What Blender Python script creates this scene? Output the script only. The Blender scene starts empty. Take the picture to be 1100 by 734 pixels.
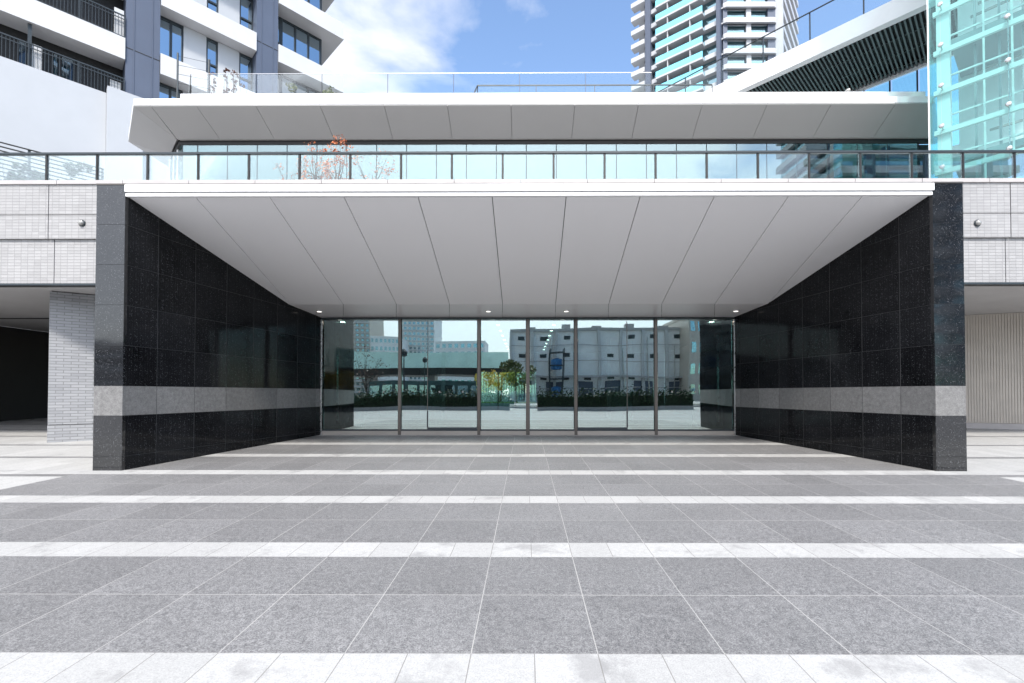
import bpy, bmesh, math, random
from mathutils import Vector, Matrix
random.seed(7)
R = math.radians
S = bpy.context.scene
COL = S.collection

# ------------------------------------------------------------------ camera
F, CX, CY = 495.0, 562.7, 414.7          # focal length and principal point, photo pixels
PITCH, YAW, CZ = R(0.9), R(0.27), 1.12
cd = bpy.data.cameras.new('camera'); cam = bpy.data.objects.new('camera', cd); COL.objects.link(cam)
cam.location = (0, 0, CZ); cam.rotation_euler = (R(90) + PITCH, 0, YAW)
cd.sensor_width = 36; cd.lens = F / 1100 * 36
cd.shift_x = -(CX - 550) / 1100; cd.shift_y = (CY - 367) / 1100
cd.clip_start = 0.05; cd.clip_end = 4000
S.camera = cam

# ------------------------------------------------------------------ sky, sun, exposure
SUN_EL, SUN_AZ = 49.0, 3.0               # the sun stands behind the photographer
W = bpy.data.worlds.new('World'); S.world = W; W.use_nodes = True
wn, wl = W.node_tree.nodes, W.node_tree.links
wn.clear()
out = wn.new('ShaderNodeOutputWorld'); bg = wn.new('ShaderNodeBackground'); bg.inputs[1].default_value = 0.13
sky = wn.new('ShaderNodeTexSky'); sky.sky_type = 'NISHITA'; sky.sun_disc = False
sky.sun_elevation = R(SUN_EL); sky.sun_rotation = R(180 + SUN_AZ)
sky.air_density = 1.0; sky.dust_density = 0.6; sky.ozone_density = 1.6; sky.altitude = 20
tc = wn.new('ShaderNodeTexCoord')
sep = wn.new('ShaderNodeSeparateXYZ'); wl.new(tc.outputs['Generated'], sep.inputs[0])
def wm(op, a, b=None, c=None, clamp=False):
    n = wn.new('ShaderNodeMath'); n.operation = op; n.use_clamp = clamp
    for i, v in enumerate((a, b, c)):
        if v is None: continue
        if isinstance(v, (int, float)): n.inputs[i].default_value = v
        else: wl.new(v, n.inputs[i])
    return n.outputs[0]
zz = wm('MAXIMUM', sep.outputs[2], 0.12)
comb = wn.new('ShaderNodeCombineXYZ')     # a flat cloud deck overhead
wl.new(wm('DIVIDE', sep.outputs[0], zz), comb.inputs[0]); wl.new(wm('DIVIDE', sep.outputs[1], zz), comb.inputs[1])
nz = wn.new('ShaderNodeTexNoise'); nz.inputs['Scale'].default_value = 2.6; nz.inputs['Detail'].default_value = 7
nz.inputs['Roughness'].default_value = 0.56; nz.inputs['Distortion'].default_value = 0.25
mp = wn.new('ShaderNodeMapping'); mp.inputs['Location'].default_value = (3.1, 0.4, 0)
wl.new(comb.outputs[0], mp.inputs[0]); wl.new(mp.outputs[0], nz.inputs['Vector'])
# cover: more cloud towards the left and behind the photographer
cover = wm('ADD', wm('ADD', wm('MULTIPLY', sep.outputs[0], -0.9), wm('MULTIPLY', sep.outputs[1], -0.40)), 0.245)
cl = wm('ADD', nz.outputs[0], wm('SUBTRACT', cover, 0.0))
cl = wm('MULTIPLY', wm('SUBTRACT', cl, 0.46), 3.2, clamp=True)
cl = wm('MULTIPLY', cl, 0.78)
mixc = wn.new('ShaderNodeMix'); mixc.data_type = 'RGBA'
hs = wn.new('ShaderNodeHueSaturation'); hs.inputs['Saturation'].default_value = 1.02; hs.inputs['Value'].default_value = 1.32
wl.new(sky.outputs[0], hs.inputs['Color'])
# thin cloud glows towards the sun
dp = wn.new('ShaderNodeVectorMath'); dp.operation = 'DOT_PRODUCT'; wl.new(tc.outputs['Generated'], dp.inputs[0])
dp.inputs[1].default_value = (0, -math.cos(R(SUN_EL)), math.sin(R(SUN_EL)))
glow = wm('ADD', 1.0, wm('MULTIPLY', wm('POWER', wm('MAXIMUM', dp.outputs['Value'], 0.0), 4.0), 2.6))
cc_ = wn.new('ShaderNodeCombineXYZ')
for i_, v_ in enumerate((5.0, 5.05, 5.3)): wl.new(wm('MULTIPLY', glow, v_), cc_.inputs[i_])
wl.new(cl, mixc.inputs[0]); wl.new(hs.outputs[0], mixc.inputs[6]); wl.new(cc_.outputs[0], mixc.inputs[7])
wl.new(mixc.outputs[2], bg.inputs[0]); wl.new(bg.outputs[0], out.inputs[0])

sd = bpy.data.lights.new('sun', 'SUN'); sd.energy = 2.45; sd.angle = R(7); sd.color = (1, 0.945, 0.87)
sun = bpy.data.objects.new('sun', sd); COL.objects.link(sun)
sun.rotation_euler = (R(90 - SUN_EL), 0, R(SUN_AZ)); sun.location = (0, -20, 40)
S.view_settings.view_transform = 'Standard'; S.view_settings.look = 'None'
S.view_settings.exposure = 0.98; S.view_settings.gamma = 1; S.view_settings.use_curve_mapping = False
S.cycles.max_bounces = 10; S.cycles.transparent_max_bounces = 24; S.cycles.glossy_bounces = 6; S.cycles.diffuse_bounces = 5
S.cycles.sample_clamp_indirect = 6; S.cycles.caustics_reflective = False; S.cycles.caustics_refractive = False

# ------------------------------------------------------------------ measuring: photo pixel -> point on the plane at depth y
_rot = Matrix.Rotation(YAW, 3, 'Z') @ Matrix.Rotation(R(90) + PITCH, 3, 'X')
def ray(px, py): return _rot @ Vector(((px - CX) / F, (CY - py) / F, -1))
def U(px, py, y):
    d = ray(px, py); t = y / d.y
    return Vector((d.x * t, y, CZ + d.z * t))
def UX(px, py, y): return U(px, py, y).x
def UZ(px, py, y): return U(px, py, y).z
SL = 0.0254                                # the forecourt falls gently away from the doors
def gz(y): return SL * (min(max(y, -3), 24) - 6.653)
DOOR_Y, WALL_Y, FRONT_Y = 11.12, 8.95, 6.653

# ------------------------------------------------------------------ material helpers
class G:
    def __init__(s, name):
        s.mat = bpy.data.materials.new(name); s.mat.use_nodes = True
        s.nt = s.mat.node_tree; s.nt.nodes.clear()
        s.out = s.new('ShaderNodeOutputMaterial')
    def new(s, t): return s.nt.nodes.new(t)
    def link(s, a, b): s.nt.links.new(a, b)
    def set(s, sock, v):
        if isinstance(v, bpy.types.NodeSocket): s.link(v, sock)
        elif isinstance(v, tuple): sock.default_value = v if len(v) == 4 or sock.type != 'RGBA' else (*v, 1)
        else: sock.default_value = v
    def m(s, op, a, b=None, c=None, clamp=False):
        n = s.new('ShaderNodeMath'); n.operation = op; n.use_clamp = clamp
        for i, v in enumerate((a, b, c)):
            if v is not None: s.set(n.inputs[i], v)
        return n.outputs[0]
    def mix(s, f, a, b):
        n = s.new('ShaderNodeMix'); n.data_type = 'RGBA'
        s.set(n.inputs[0], f); s.set(n.inputs[6], a); s.set(n.inputs[7], b)
        return n.outputs[2]
    def ramp(s, f, stops):
        n = s.new('ShaderNodeValToRGB'); s.link(f, n.inputs[0])
        e = n.color_ramp.elements
        while len(e) < len(stops): e.new(0.5)
        for i, (p, c) in enumerate(stops):
            e[i].position = p; e[i].color = (*c, 1) if isinstance(c, tuple) else (c, c, c, 1)
        return n.outputs[0]
    def pos(s):
        g = s.new('ShaderNodeNewGeometry'); return g.outputs['Position']
    def obj(s):
        t = s.new('ShaderNodeTexCoord'); return t.outputs['Object']
    def sep(s, v):
        n = s.new('ShaderNodeSeparateXYZ'); s.link(v, n.inputs[0]); return n.outputs
    def comb(s, x, y, z=0.0):
        n = s.new('ShaderNodeCombineXYZ')
        for i, v in enumerate((x, y, z)): s.set(n.inputs[i], v)
        return n.outputs[0]
    def noise(s, v, scale, detail=3, rough=0.5):
        n = s.new('ShaderNodeTexNoise'); n.inputs['Scale'].default_value = scale
        n.inputs['Detail'].default_value = detail; n.inputs['Roughness'].default_value = rough
        if v is not None: s.link(v, n.inputs['Vector'])
        return n.outputs[0]
    def white(s, v):
        n = s.new('ShaderNodeTexWhiteNoise'); n.noise_dimensions = '3D'; s.link(v, n.inputs[0]); return n.outputs[0]
    def island(s):
        return s.new('ShaderNodeNewGeometry').outputs['Random Per Island']
    def bump(s, h, dist, strength=1.0):
        n = s.new('ShaderNodeBump'); n.inputs['Distance'].default_value = dist; n.inputs['Strength'].default_value = strength
        s.link(h, n.inputs['Height']); return n.outputs[0]
    def pbr(s, col, rough=0.5, metal=0.0, normal=None, spec=0.5, **kw):
        p = s.new('ShaderNodeBsdfPrincipled')
        s.set(p.inputs['Base Color'], col); s.set(p.inputs['Roughness'], rough); s.set(p.inputs['Metallic'], metal)
        p.inputs['Specular IOR Level'].default_value = spec
        if normal is not None: s.link(normal, p.inputs['Normal'])
        for k, v in kw.items(): s.set(p.inputs[k], v)
        s.link(p.outputs[0], s.out.inputs[0]); return s.mat

def c3(v): return (v, v, v) if isinstance(v, (int, float)) else v
def plain(name, col, rough=0.5, metal=0.0, var=0.06, scale=1.3, spec=0.5, bump=0.0):
    """painted or metal surface with slight unevenness and soiling of its own"""
    g = G(name); o = g.pos(); col = c3(col)
    n = g.noise(o, scale, 4, 0.6)
    lo = tuple(c * (1 - var) for c in col); hi = tuple(min(1, c * (1 + var)) for c in col)
    c = g.ramp(n, [(0.3, lo), (0.7, hi)])
    r = g.m('ADD', g.m('MULTIPLY', g.noise(o, scale * 7, 3), 0.12), max(0.0, rough - 0.06))
    nm = g.bump(g.noise(o, 60, 3), bump) if bump else None
    return g.pbr(c, r, metal, nm, spec)

def panel(name, col, rough=0.35, var=0.05, metal=0.0):
    """sheet panels, each panel a shade of its own"""
    g = G(name); col = c3(col); o = g.pos()
    f = g.m('ADD', g.m('MULTIPLY', g.island(), 0.6), g.m('MULTIPLY', g.noise(o, 0.8, 3), 0.4))
    c = g.ramp(f, [(0.2, tuple(x * (1 - var) for x in col)), (0.8, tuple(min(1, x * (1 + var)) for x in col))])
    nm = g.bump(g.noise(o, 1.7, 2), 0.004)
    return g.pbr(c, g.m('ADD', g.m('MULTIPLY', g.noise(o, 5, 3), 0.12), rough - 0.06), metal, nm)

def glass(name, tint, refl, rough=0.0, fres=0.6, rcol=(1, 1, 1), wave=0.0):
    """sheet glass: tinted transmission plus a coating's mirror reflection"""
    g = G(name)
    t = g.new('ShaderNodeBsdfTransparent'); t.inputs[0].default_value = (*tint, 1)
    gl = g.new('ShaderNodeBsdfGlossy'); gl.inputs[0].default_value = (*rcol, 1); gl.inputs['Roughness'].default_value = rough
    if wave:
        nm = g.bump(g.noise(g.pos(), 0.55, 1), wave); g.link(nm, gl.inputs['Normal'])
    lw = g.new('ShaderNodeLayerWeight'); lw.inputs[0].default_value = 0.35
    f = g.m('ADD', g.m('MULTIPLY', lw.outputs['Fresnel'], fres), refl, clamp=True)
    mx = g.new('ShaderNodeMixShader'); g.link(f, mx.inputs[0]); g.link(t.outputs[0], mx.inputs[1]); g.link(gl.outputs[0], mx.inputs[2])
    g.link(mx.outputs[0], g.out.inputs[0]); return g.mat

def lamp(name, col, strength):
    g = G(name); e = g.new('ShaderNodeEmission'); e.inputs[0].default_value = (*col, 1); e.inputs[1].default_value = strength
    g.link(e.outputs[0], g.out.inputs[0]); return g.mat

def pavement_mat():
    g = G('granite_paving'); x, y, z = g.sep(g.pos())
    def frac(a): return g.m('FRACT', a)
    v = g.m('MULTIPLY', frac(g.m('DIVIDE', g.m('ADD', y, 148.1), 1.5)), 1.5)       # 0..0.3 = white course
    inst = g.m('LESS_THAN', v, 0.3)
    outer = g.m('MAXIMUM', g.m('LESS_THAN', x, -6.27), g.m('GREATER_THAN', x, 6.37))
    ahead = g.m('GREATER_THAN', y, 1.2)
    outer = g.m('MAXIMUM', outer, g.m('LESS_THAN', y, 0.4))
    darkline = g.m('MULTIPLY', outer, g.m('GREATER_THAN', v, 1.34))
    white = g.m('MULTIPLY', g.m('MAXIMUM', inst, outer), g.m('SUBTRACT', 1, darkline))
    # joints
    xs = g.m('DIVIDE', g.m('ADD', x, 120.26), 0.6); xh = g.m('MULTIPLY', xs, 2)
    def near(a, period, w):                         # line of width w metres at every period
        f = frac(a); return g.m('LESS_THAN', g.m('MINIMUM', f, g.m('SUBTRACT', 1, f)), w / period / 2)
    jx_d = near(xs, 0.6, 0.0055); jx_w = near(xh, 0.3, 0.005)
    jm = g.m('LESS_THAN', g.m('ABSOLUTE', g.m('SUBTRACT', v, 0.9)), 0.003)
    je = g.m('LESS_THAN', g.m('ABSOLUTE', g.m('SUBTRACT', v, 0.3)), 0.003)
    je2 = g.m('LESS_THAN', v, 0.004)
    row = g.m('ADD', g.m('FLOOR', g.m('DIVIDE', g.m('ADD', y, 148.1), 1.5)), g.m('MULTIPLY', g.m('GREATER_THAN', v, 0.9), 0.37))
    id_d = g.white(g.comb(g.m('FLOOR', xs), row, 0.3)); id_w = g.white(g.comb(g.m('FLOOR', xh), row, 0.9))
    P = g.pos()
    grain = g.noise(P, 130, 5, 0.85); mid = g.noise(P, 34, 4, 0.62); big = g.noise(P, 1.1, 5, 0.6)
    sp = g.m('ADD', g.m('MULTIPLY', grain, 0.80), g.m('MULTIPLY', mid, 0.20))
    dcol = g.ramp(sp, [(0.40, (0.06, 0.06, 0.062)), (0.5, (0.152, 0.151, 0.152)), (0.60, (0.27, 0.268, 0.265))])
    tone = g.m('ADD', 0.80, g.m('ADD', g.m('MULTIPLY', id_d, 0.20), g.m('MULTIPLY', big, 0.42)))
    dcol = g.mix(1.0, dcol, g.comb(tone, tone, tone)); dcol.node.blend_type = 'MULTIPLY'
    wcol = g.ramp(sp, [(0.38, (0.30, 0.30, 0.292)), (0.5, (0.40, 0.398, 0.388)), (0.62, (0.48, 0.478, 0.467))])
    # damp grey blotches on the white stones
    st = g.noise(P, 2.6, 8, 0.68)
    st = g.m('MULTIPLY', g.m('SUBTRACT', g.m('ADD', st, g.m('MULTIPLY', id_w, 0.10)), 0.595), 9, clamp=True)
    wcol = g.mix(g.m('MULTIPLY', g.m('MULTIPLY', st, 0.65), g.m('ADD', 0.25, g.m('MULTIPLY', inst, 0.75))), wcol, (0.235, 0.233, 0.23))
    tw = g.m('ADD', 0.90, g.m('MULTIPLY', id_w, 0.14))
    wcol = g.mix(1.0, wcol, g.comb(tw, tw, tw)); wcol.node.blend_type = 'MULTIPLY'
    dark_joint = g.m('MAXIMUM', jx_d, jm)
    fade = g.m('MULTIPLY', dark_joint, g.m('ADD', 0.35, g.m('MULTIPLY', g.noise(P, 0.9, 2), 0.75)), clamp=True)
    dcol = g.mix(fade, dcol, (0.42, 0.41, 0.39))
    wcol = g.mix(g.m('MULTIPLY', jx_w, 0.8), wcol, (0.17, 0.16, 0.15))
    back = g.m('LESS_THAN', y, 0.4)
    wcol = g.mix(g.m('MULTIPLY', back, 0.8), wcol, (0.33, 0.33, 0.34))
    col = g.mix(white, dcol, wcol)
    col = g.mix(g.m('MULTIPLY', g.m('MAXIMUM', je, je2), 0.5), col, (0.30, 0.29, 0.28))
    ang = g.m('ADD', 0.42, g.m('MULTIPLY', mid, 0.25))
    ang = g.m('ADD', ang, g.m('MULTIPLY', white, 0.12))
    nm = g.bump(sp, 0.0016, 0.6)
    return g.pbr(col, ang, 0, nm)

def flecked_granite(name, spec):
    g = G(name); o = g.pos()
    def cells(scale, cut, lo):
        vt = g.new('ShaderNodeTexVoronoi'); vt.inputs['Scale'].default_value = scale; g.link(o, vt.inputs['Vector'])
        rr = g.sep(vt.outputs['Color'])[0]
        return g.m('MULTIPLY', g.m('GREATER_THAN', rr, cut), g.m('LESS_THAN', vt.outputs['Distance'], lo))
    a = g.m('MULTIPLY', cells(64, 0.88, 0.38), g.m('MULTIPLY', g.noise(o, 90, 2), 0.95)); b = g.m('MULTIPLY', cells(130, 0.78, 0.4), 0.3)
    f = g.m('MAXIMUM', a, b)
    base = g.ramp(g.noise(o, 2.2, 4), [(0.35, (0.006, 0.0065, 0.0075)), (0.7, (0.011, 0.0115, 0.013))])
    t = g.m('ADD', 0.75, g.m('MULTIPLY', g.island(), 0.6))
    base = g.mix(1.0, base, g.comb(t, t, t)); base.node.blend_type = 'MULTIPLY'
    c = g.mix(f, base, (0.15, 0.155, 0.165) if spec >= .9 else (0.12, 0.124, 0.132))
    rough = g.m('ADD', 0.03, g.m('MULTIPLY', g.noise(o, 3.0, 3), 0.07))
    nm = g.bump(g.noise(o, 1.6, 2), 0.0025)
    if spec >= .9: return g.pbr(c, rough, 0, nm, spec)
    d = g.new('ShaderNodeBsdfDiffuse'); g.link(c, d.inputs[0])
    gl = g.new('ShaderNodeBsdfGlossy'); g.link(rough, gl.inputs['Roughness']); g.link(nm, gl.inputs['Normal'])
    lw = g.new('ShaderNodeLayerWeight'); lw.inputs[0].default_value = 0.5
    f = g.m('ADD', 0.022, g.m('MULTIPLY', g.m('POWER', lw.outputs['Facing'], 4.0), 0.16))
    mx_ = g.new('ShaderNodeMixShader'); g.link(f, mx_.inputs[0]); g.link(d.outputs[0], mx_.inputs[1]); g.link(gl.outputs[0], mx_.inputs[2])
    g.link(mx_.outputs[0], g.out.inputs[0]); return g.mat

def grey_granite():
    g = G('grey_granite'); o = g.pos()
    sp = g.m('ADD', g.m('MULTIPLY', g.noise(o, 120, 2, 0.7), 0.6), g.m('MULTIPLY', g.noise(o, 18, 4, 0.65), 0.4))
    c = g.ramp(sp, [(0.36, (0.105, 0.104, 0.103)), (0.5, (0.175, 0.173, 0.171)), (0.64, (0.25, 0.248, 0.245))])
    t = g.m('ADD', 0.82, g.m('MULTIPLY', g.island(), 0.36))
    c = g.mix(1.0, c, g.comb(t, t, t)); c.node.blend_type = 'MULTIPLY'
    return g.pbr(c, g.m('ADD', 0.38, g.m('MULTIPLY', g.noise(o, 7, 3), 0.2)), 0, g.bump(sp, 0.001))

def mosaic(name, bw, bh, c1, c2, mort, rough=0.35, msize=0.06, sq=0.5):
    g = G(name); x, y, z = g.sep(g.obj())
    b = g.new('ShaderNodeTexBrick'); g.link(g.comb(x, z, 0.0), b.inputs['Vector'])
    b.offset = sq; b.inputs['Scale'].default_value = 1.0
    b.inputs['Brick Width'].default_value = bw; b.inputs['Row Height'].default_value = bh
    b.inputs['Mortar Size'].default_value = msize * bh; b.inputs['Bias'].default_value = 0.0
    b.inputs['Color1'].default_value = (*c1, 1); b.inputs['Color2'].default_value = (*c2, 1); b.inputs['Mortar'].default_value = (*mort, 1)
    d = g.noise(g.pos(), 1.4, 5, 0.6)
    t = g.m('ADD', 0.86, g.m('MULTIPLY', d, 0.26))
    c = g.mix(1.0, b.outputs[0], g.comb(t, t, t)); c.node.blend_type = 'MULTIPLY'
    nm = g.bump(g.m('SUBTRACT', 1, b.outputs['Fac']), 0.003)
    return g.pbr(c, rough, 0, nm)

def leaf_mat(name, cols, trans=0.25):
    g = G(name)
    c = g.ramp(g.island(), [(i / max(1, len(cols) - 1), k) for i, k in enumerate(cols)])
    return g.pbr(c, 0.5, 0, None, 0.35, **{'Subsurface Weight': 0.0})

M = {}
M['paving'] = pavement_mat(); M['black_granite'] = flecked_granite('black_granite', 0.34); M['polished_granite'] = flecked_granite('polished_black_granite', 1.0); M['grey_granite'] = grey_granite()
M['soffit'] = panel('white_soffit_panel', (0.90, 0.89, 0.90), 0.32, 0.02)
M['fascia'] = plain('white_fascia_paint', (0.84, 0.84, 0.84), 0.4, 0, 0.03)
M['upper_soffit'] = panel('silver_soffit_panel', (0.45, 0.45, 0.44), 0.38, 0.06)
M['upper_fascia'] = plain('silver_white_fascia', (0.80, 0.80, 0.81), 0.35, 0, 0.04)
M['grout'] = plain('grey_grout', 0.07, 0.8)
M['joint'] = plain('dark_sealant', 0.03, 0.7)
M['dark_metal'] = plain('dark_grey_metal', (0.035, 0.045, 0.052), 0.4, 0.2, 0.1)
M['bronze'] = plain('bronze_metal', (0.12, 0.108, 0.098), 0.35, 0.6, 0.1)
M['steel'] = plain('brushed_steel', (0.62, 0.62, 0.62), 0.28, 1.0, 0.05)
M['sill'] = plain('stone_sill', (0.36, 0.33, 0.30), 0.3, 0, 0.1)
M['door_glass'] = glass('entrance_glass', (0.52, 0.74, 0.72), 0.29, 0.0, 0.55, (0.95, 1.0, 0.99), 0.005)
M['rail_glass'] = glass('balustrade_glass', (0.92, 0.98, 0.975), 0.035, 0.0, 0.35)
M['roof_glass'] = glass('roof_balustrade_glass', (0.96, 0.985, 0.985), 0.0, 0.0, 0.14)
M['up_glass'] = glass('upper_window_glass', (0.45, 0.60, 0.60), 0.20, 0.0, 0.35, (0.84, 0.97, 0.98), 0.004)
M['tower_glass'] = glass('cyan_curtain_glass', (0.80, 0.985, 0.97), 0.04, 0.0, 0.35, (0.85, 1, 1), 0.004)
M['blue_window'] = glass('blue_window_glass', (0.10, 0.15, 0.19), 0.45, 0.0, 0.5, (0.70, 0.88, 1.0), 0.012)
M['far_window'] = glass('far_window_glass', (0.20, 0.44, 0.50), 0.35, 0.0, 0.5, (0.62, 0.92, 1.0), 0.02)
M['cyan_rail'] = plain('cyan_glass_panel', (0.20, 0.62, 0.76), 0.15, 0, 0.1, 0.4)
M['coping'] = plain('pale_coping_stone', (0.42, 0.40, 0.395), 0.6, 0, 0.08, 3)
M['mosaic'] = mosaic('grey_mosaic_tile', 0.131, 0.0595, (0.315, 0.31, 0.31), (0.365, 0.36, 0.36), (0.245, 0.24, 0.24), 0.4, 0.06, 0.0)
M['brick'] = mosaic('blue_grey_brick_tile', 0.235, 0.062, (0.285, 0.295, 0.312), (0.35, 0.36, 0.378), (0.205, 0.21, 0.22), 0.25, 0.09, 0.5)
M['tower_band'] = plain('tower_balcony_paint', (0.45, 0.46, 0.48), 0.5, 0, 0.05, 0.3)
M['white_wall'] = plain('white_wall_paint', (0.42, 0.437, 0.46), 0.55, 0, 0.04, 0.5)
M['white_band'] = plain('white_balcony_paint', (0.54, 0.545, 0.55), 0.5, 0, 0.05, 0.5)
M['blue_pillar'] = plain('slate_blue_paint', (0.075, 0.094, 0.138), 0.5, 0, 0.06, 0.6)
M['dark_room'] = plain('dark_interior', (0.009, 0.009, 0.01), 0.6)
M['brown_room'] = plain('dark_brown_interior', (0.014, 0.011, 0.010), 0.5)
M['grey_ceiling'] = plain('grey_ceiling_paint', (0.42, 0.41, 0.41), 0.5, 0, 0.05)
M['beige'] = plain('beige_ribbed_panel', (0.50, 0.46, 0.41), 0.35, 0, 0.07, 2.5)
M['black_metal'] = plain('black_metal', 0.012, 0.5)
M['slat'] = plain('dark_louvre_slat', (0.10, 0.125, 0.13), 0.45, 0.2)
M['bark'] = plain('bark', (0.09, 0.065, 0.05), 0.8, 0, 0.3, 9, bump=0.01)
M['bulb'] = lamp('downlight_lens', (1.0, 0.95, 0.88), 0.9)
M['cool_bulb'] = lamp('lobby_downlight_lens', (1.0, 0.9, 0.76), 11.0)
M['frost'] = plain('frosted_dome', (0.36, 0.355, 0.34), 0.15, 0.3, 0.02)
M['hedge_core'] = plain('hedge_twigs', (0.02, 0.03, 0.015), 0.9)
M['lawn'] = plain('lawn_grass', (0.12, 0.22, 0.04), 0.8, 0, 0.4, 8)
M['blue_tank'] = plain('blue_tank_paint', (0.03, 0.16, 0.38), 0.4)
M['asphalt'] = plain('asphalt', (0.055, 0.055, 0.058), 0.8, 0, 0.2, 3)
M['paint'] = plain('pale_render', (0.82, 0.83, 0.83), 0.6, 0, 0.07, 0.2)
M['orange_leaf'] = leaf_mat('orange_leaf', [(0.42, 0.09, 0.03), (0.62, 0.17, 0.06), (0.55, 0.26, 0.13), (0.45, 0.12, 0.07)])
M['green_leaf'] = leaf_mat('green_leaf', [(0.012, 0.03, 0.014), (0.025, 0.055, 0.02), (0.045, 0.08, 0.03)])
M['olive_leaf'] = leaf_mat('olive_leaf', [(0.10, 0.13, 0.05), (0.16, 0.17, 0.06), (0.08, 0.10, 0.04)])
M['red_leaf'] = leaf_mat('russet_leaf', [(0.09, 0.03, 0.022), (0.14, 0.055, 0.035), (0.05, 0.035, 0.025)])
M['yellow_leaf'] = leaf_mat('yellow_leaf', [(0.55, 0.36, 0.03), (0.62, 0.45, 0.06), (0.30, 0.33, 0.06)])

# ------------------------------------------------------------------ mesh helpers
class MB:
    def __init__(s): s.bm = bmesh.new(); s.mats = []
    def mi(s, m):
        if m not in s.mats: s.mats.append(m)
        return s.mats.index(m)
    def hexa(s, p, m):
        """p: 8 corners, bottom ring then top ring, counter-clockwise"""
        v = [s.bm.verts.new(q) for q in p]; k = s.mi(m)
        for f in ((3, 2, 1, 0), (4, 5, 6, 7), (0, 1, 5, 4), (1, 2, 6, 5), (2, 3, 7, 6), (3, 0, 4, 7)):
            s.bm.faces.new([v[i] for i in f]).material_index = k
        return s
    def box(s, x0, x1, y0, y1, z0, z1, m):
        return s.hexa([(x0, y0, z0), (x1, y0, z0), (x1, y1, z0), (x0, y1, z0), (x0, y0, z1), (x1, y0, z1), (x1, y1, z1), (x0, y1, z1)], m)
    def prism(s, poly, z0, z1, m):
        """poly of (x, y) extruded in z; z0/z1 number or list"""
        n = len(poly); k = s.mi(m)
        zb = z0 if isinstance(z0, (list, tuple)) else [z0] * n; zt = z1 if isinstance(z1, (list, tuple)) else [z1] * n
        b = [s.bm.verts.new((p[0], p[1], zb[i])) for i, p in enumerate(poly)]
        t = [s.bm.verts.new((p[0], p[1], zt[i])) for i, p in enumerate(poly)]
        fs = [s.bm.faces.new(b[::-1]), s.bm.faces.new(t)]
        for i in range(n): fs.append(s.bm.faces.new((b[i], b[(i + 1) % n], t[(i + 1) % n], t[i])))
        for f in fs: f.material_index = k
        return s
    def slab(s, quad, thick, m):
        """a sheet given by a 3D polygon, thickened along its normal (away from it by +thick)"""
        q = [Vector(p) for p in quad]
        nrm = (q[1] - q[0]).cross(q[2] - q[0]).normalized() * thick
        k = s.mi(m); n = len(q)
        a = [s.bm.verts.new(p) for p in q]; b = [s.bm.verts.new(p + nrm) for p in q]
        fs = [s.bm.faces.new(a[::-1]), s.bm.faces.new(b)]
        for i in range(n): fs.append(s.bm.faces.new((a[i], a[(i + 1) % n], b[(i + 1) % n], b[i])))
        for f in fs: f.material_index = k
        return s
    def quad(s, pts, m):
        s.bm.faces.new([s.bm.verts.new(p) for p in pts]).material_index = s.mi(m); return s
    def bar(s, a, b, w, h, m, up=(0, 0, 1)):
        a, b = Vector(a), Vector(b); d = (b - a).normalized(); u = Vector(up)
        sd_ = d.cross(u)
        if sd_.length < 1e-4: sd_ = Vector((1, 0, 0))
        sd_.normalize(); u = sd_.cross(d).normalized(); sx, sz = sd_ * w / 2, u * h / 2
        return s.hexa([a - sx - sz, a + sx - sz, b + sx - sz, b - sx - sz, a - sx + sz, a + sx + sz, b + sx + sz, b - sx + sz], m)
    def tube(s, pts, rad, m, n=8):
        k = s.mi(m); rings = []
        rad = rad if isinstance(rad, (list, tuple)) else [rad] * len(pts)
        pts = [Vector(p) for p in pts]
        for i, p in enumerate(pts):
            d = (pts[min(i + 1, len(pts) - 1)] - pts[max(i - 1, 0)]).normalized()
            a = d.orthogonal().normalized(); b = d.cross(a)
            rings.append([s.bm.verts.new(p + (a * math.cos(2 * math.pi * j / n) + b * math.sin(2 * math.pi * j / n)) * rad[i]) for j in range(n)])
        for r0, r1 in zip(rings, rings[1:]):
            for j in range(n): s.bm.faces.new((r0[j], r0[(j + 1) % n], r1[(j + 1) % n], r1[j])).material_index = k
        s.bm.faces.new(rings[0][::-1]).material_index = k; s.bm.faces.new(rings[-1]).material_index = k
        return s
    def lathe(s, prof, axis, m, n=20):
        """prof: (radius, height) along axis matrix"""
        k = s.mi(m); rings = []
        for r, h in prof:
            rings.append([s.bm.verts.new(axis @ Vector((r * math.cos(2 * math.pi * j / n), r * math.sin(2 * math.pi * j / n), h))) for j in range(n)])
        for r0, r1 in zip(rings, rings[1:]):
            for j in range(n): s.bm.faces.new((r0[j], r0[(j + 1) % n], r1[(j + 1) % n], r1[j])).material_index = k
        s.bm.faces.new(rings[0][::-1]).material_index = k; s.bm.faces.new(rings[-1]).material_index = k
        return s
    def leaves(s, pts, size, m, jit=0.5):
        k = s.mi(m)
        for p in pts:
            d = Vector((random.gauss(0, 1), random.gauss(0, 1), random.gauss(0, 1))).normalized()
            a = d.orthogonal().normalized(); b = d.cross(a); z = size * random.uniform(1 - jit, 1 + jit)
            p = Vector(p)
            s.bm.faces.new([s.bm.verts.new(p + q) for q in (-a * z, -b * z * .55, a * z, b * z * .55)]).material_index = k
        return s
    def build(s, name, parent=None, fix=True, bevel=0.0, smooth=False):
        if fix: bmesh.ops.recalc_face_normals(s.bm, faces=s.bm.faces)
        me = bpy.data.meshes.new(name); s.bm.to_mesh(me); s.bm.free()
        for m in s.mats: me.materials.append(M[m])
        if smooth:
            for p in me.polygons: p.use_smooth = True
        o = bpy.data.objects.new(name, me); COL.objects.link(o)
        if parent is not None: o.parent = parent
        if bevel:
            b = o.modifiers.new('edge', 'BEVEL'); b.width = bevel; b.segments = 2; b.limit_method = 'ANGLE'
        return o

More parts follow.
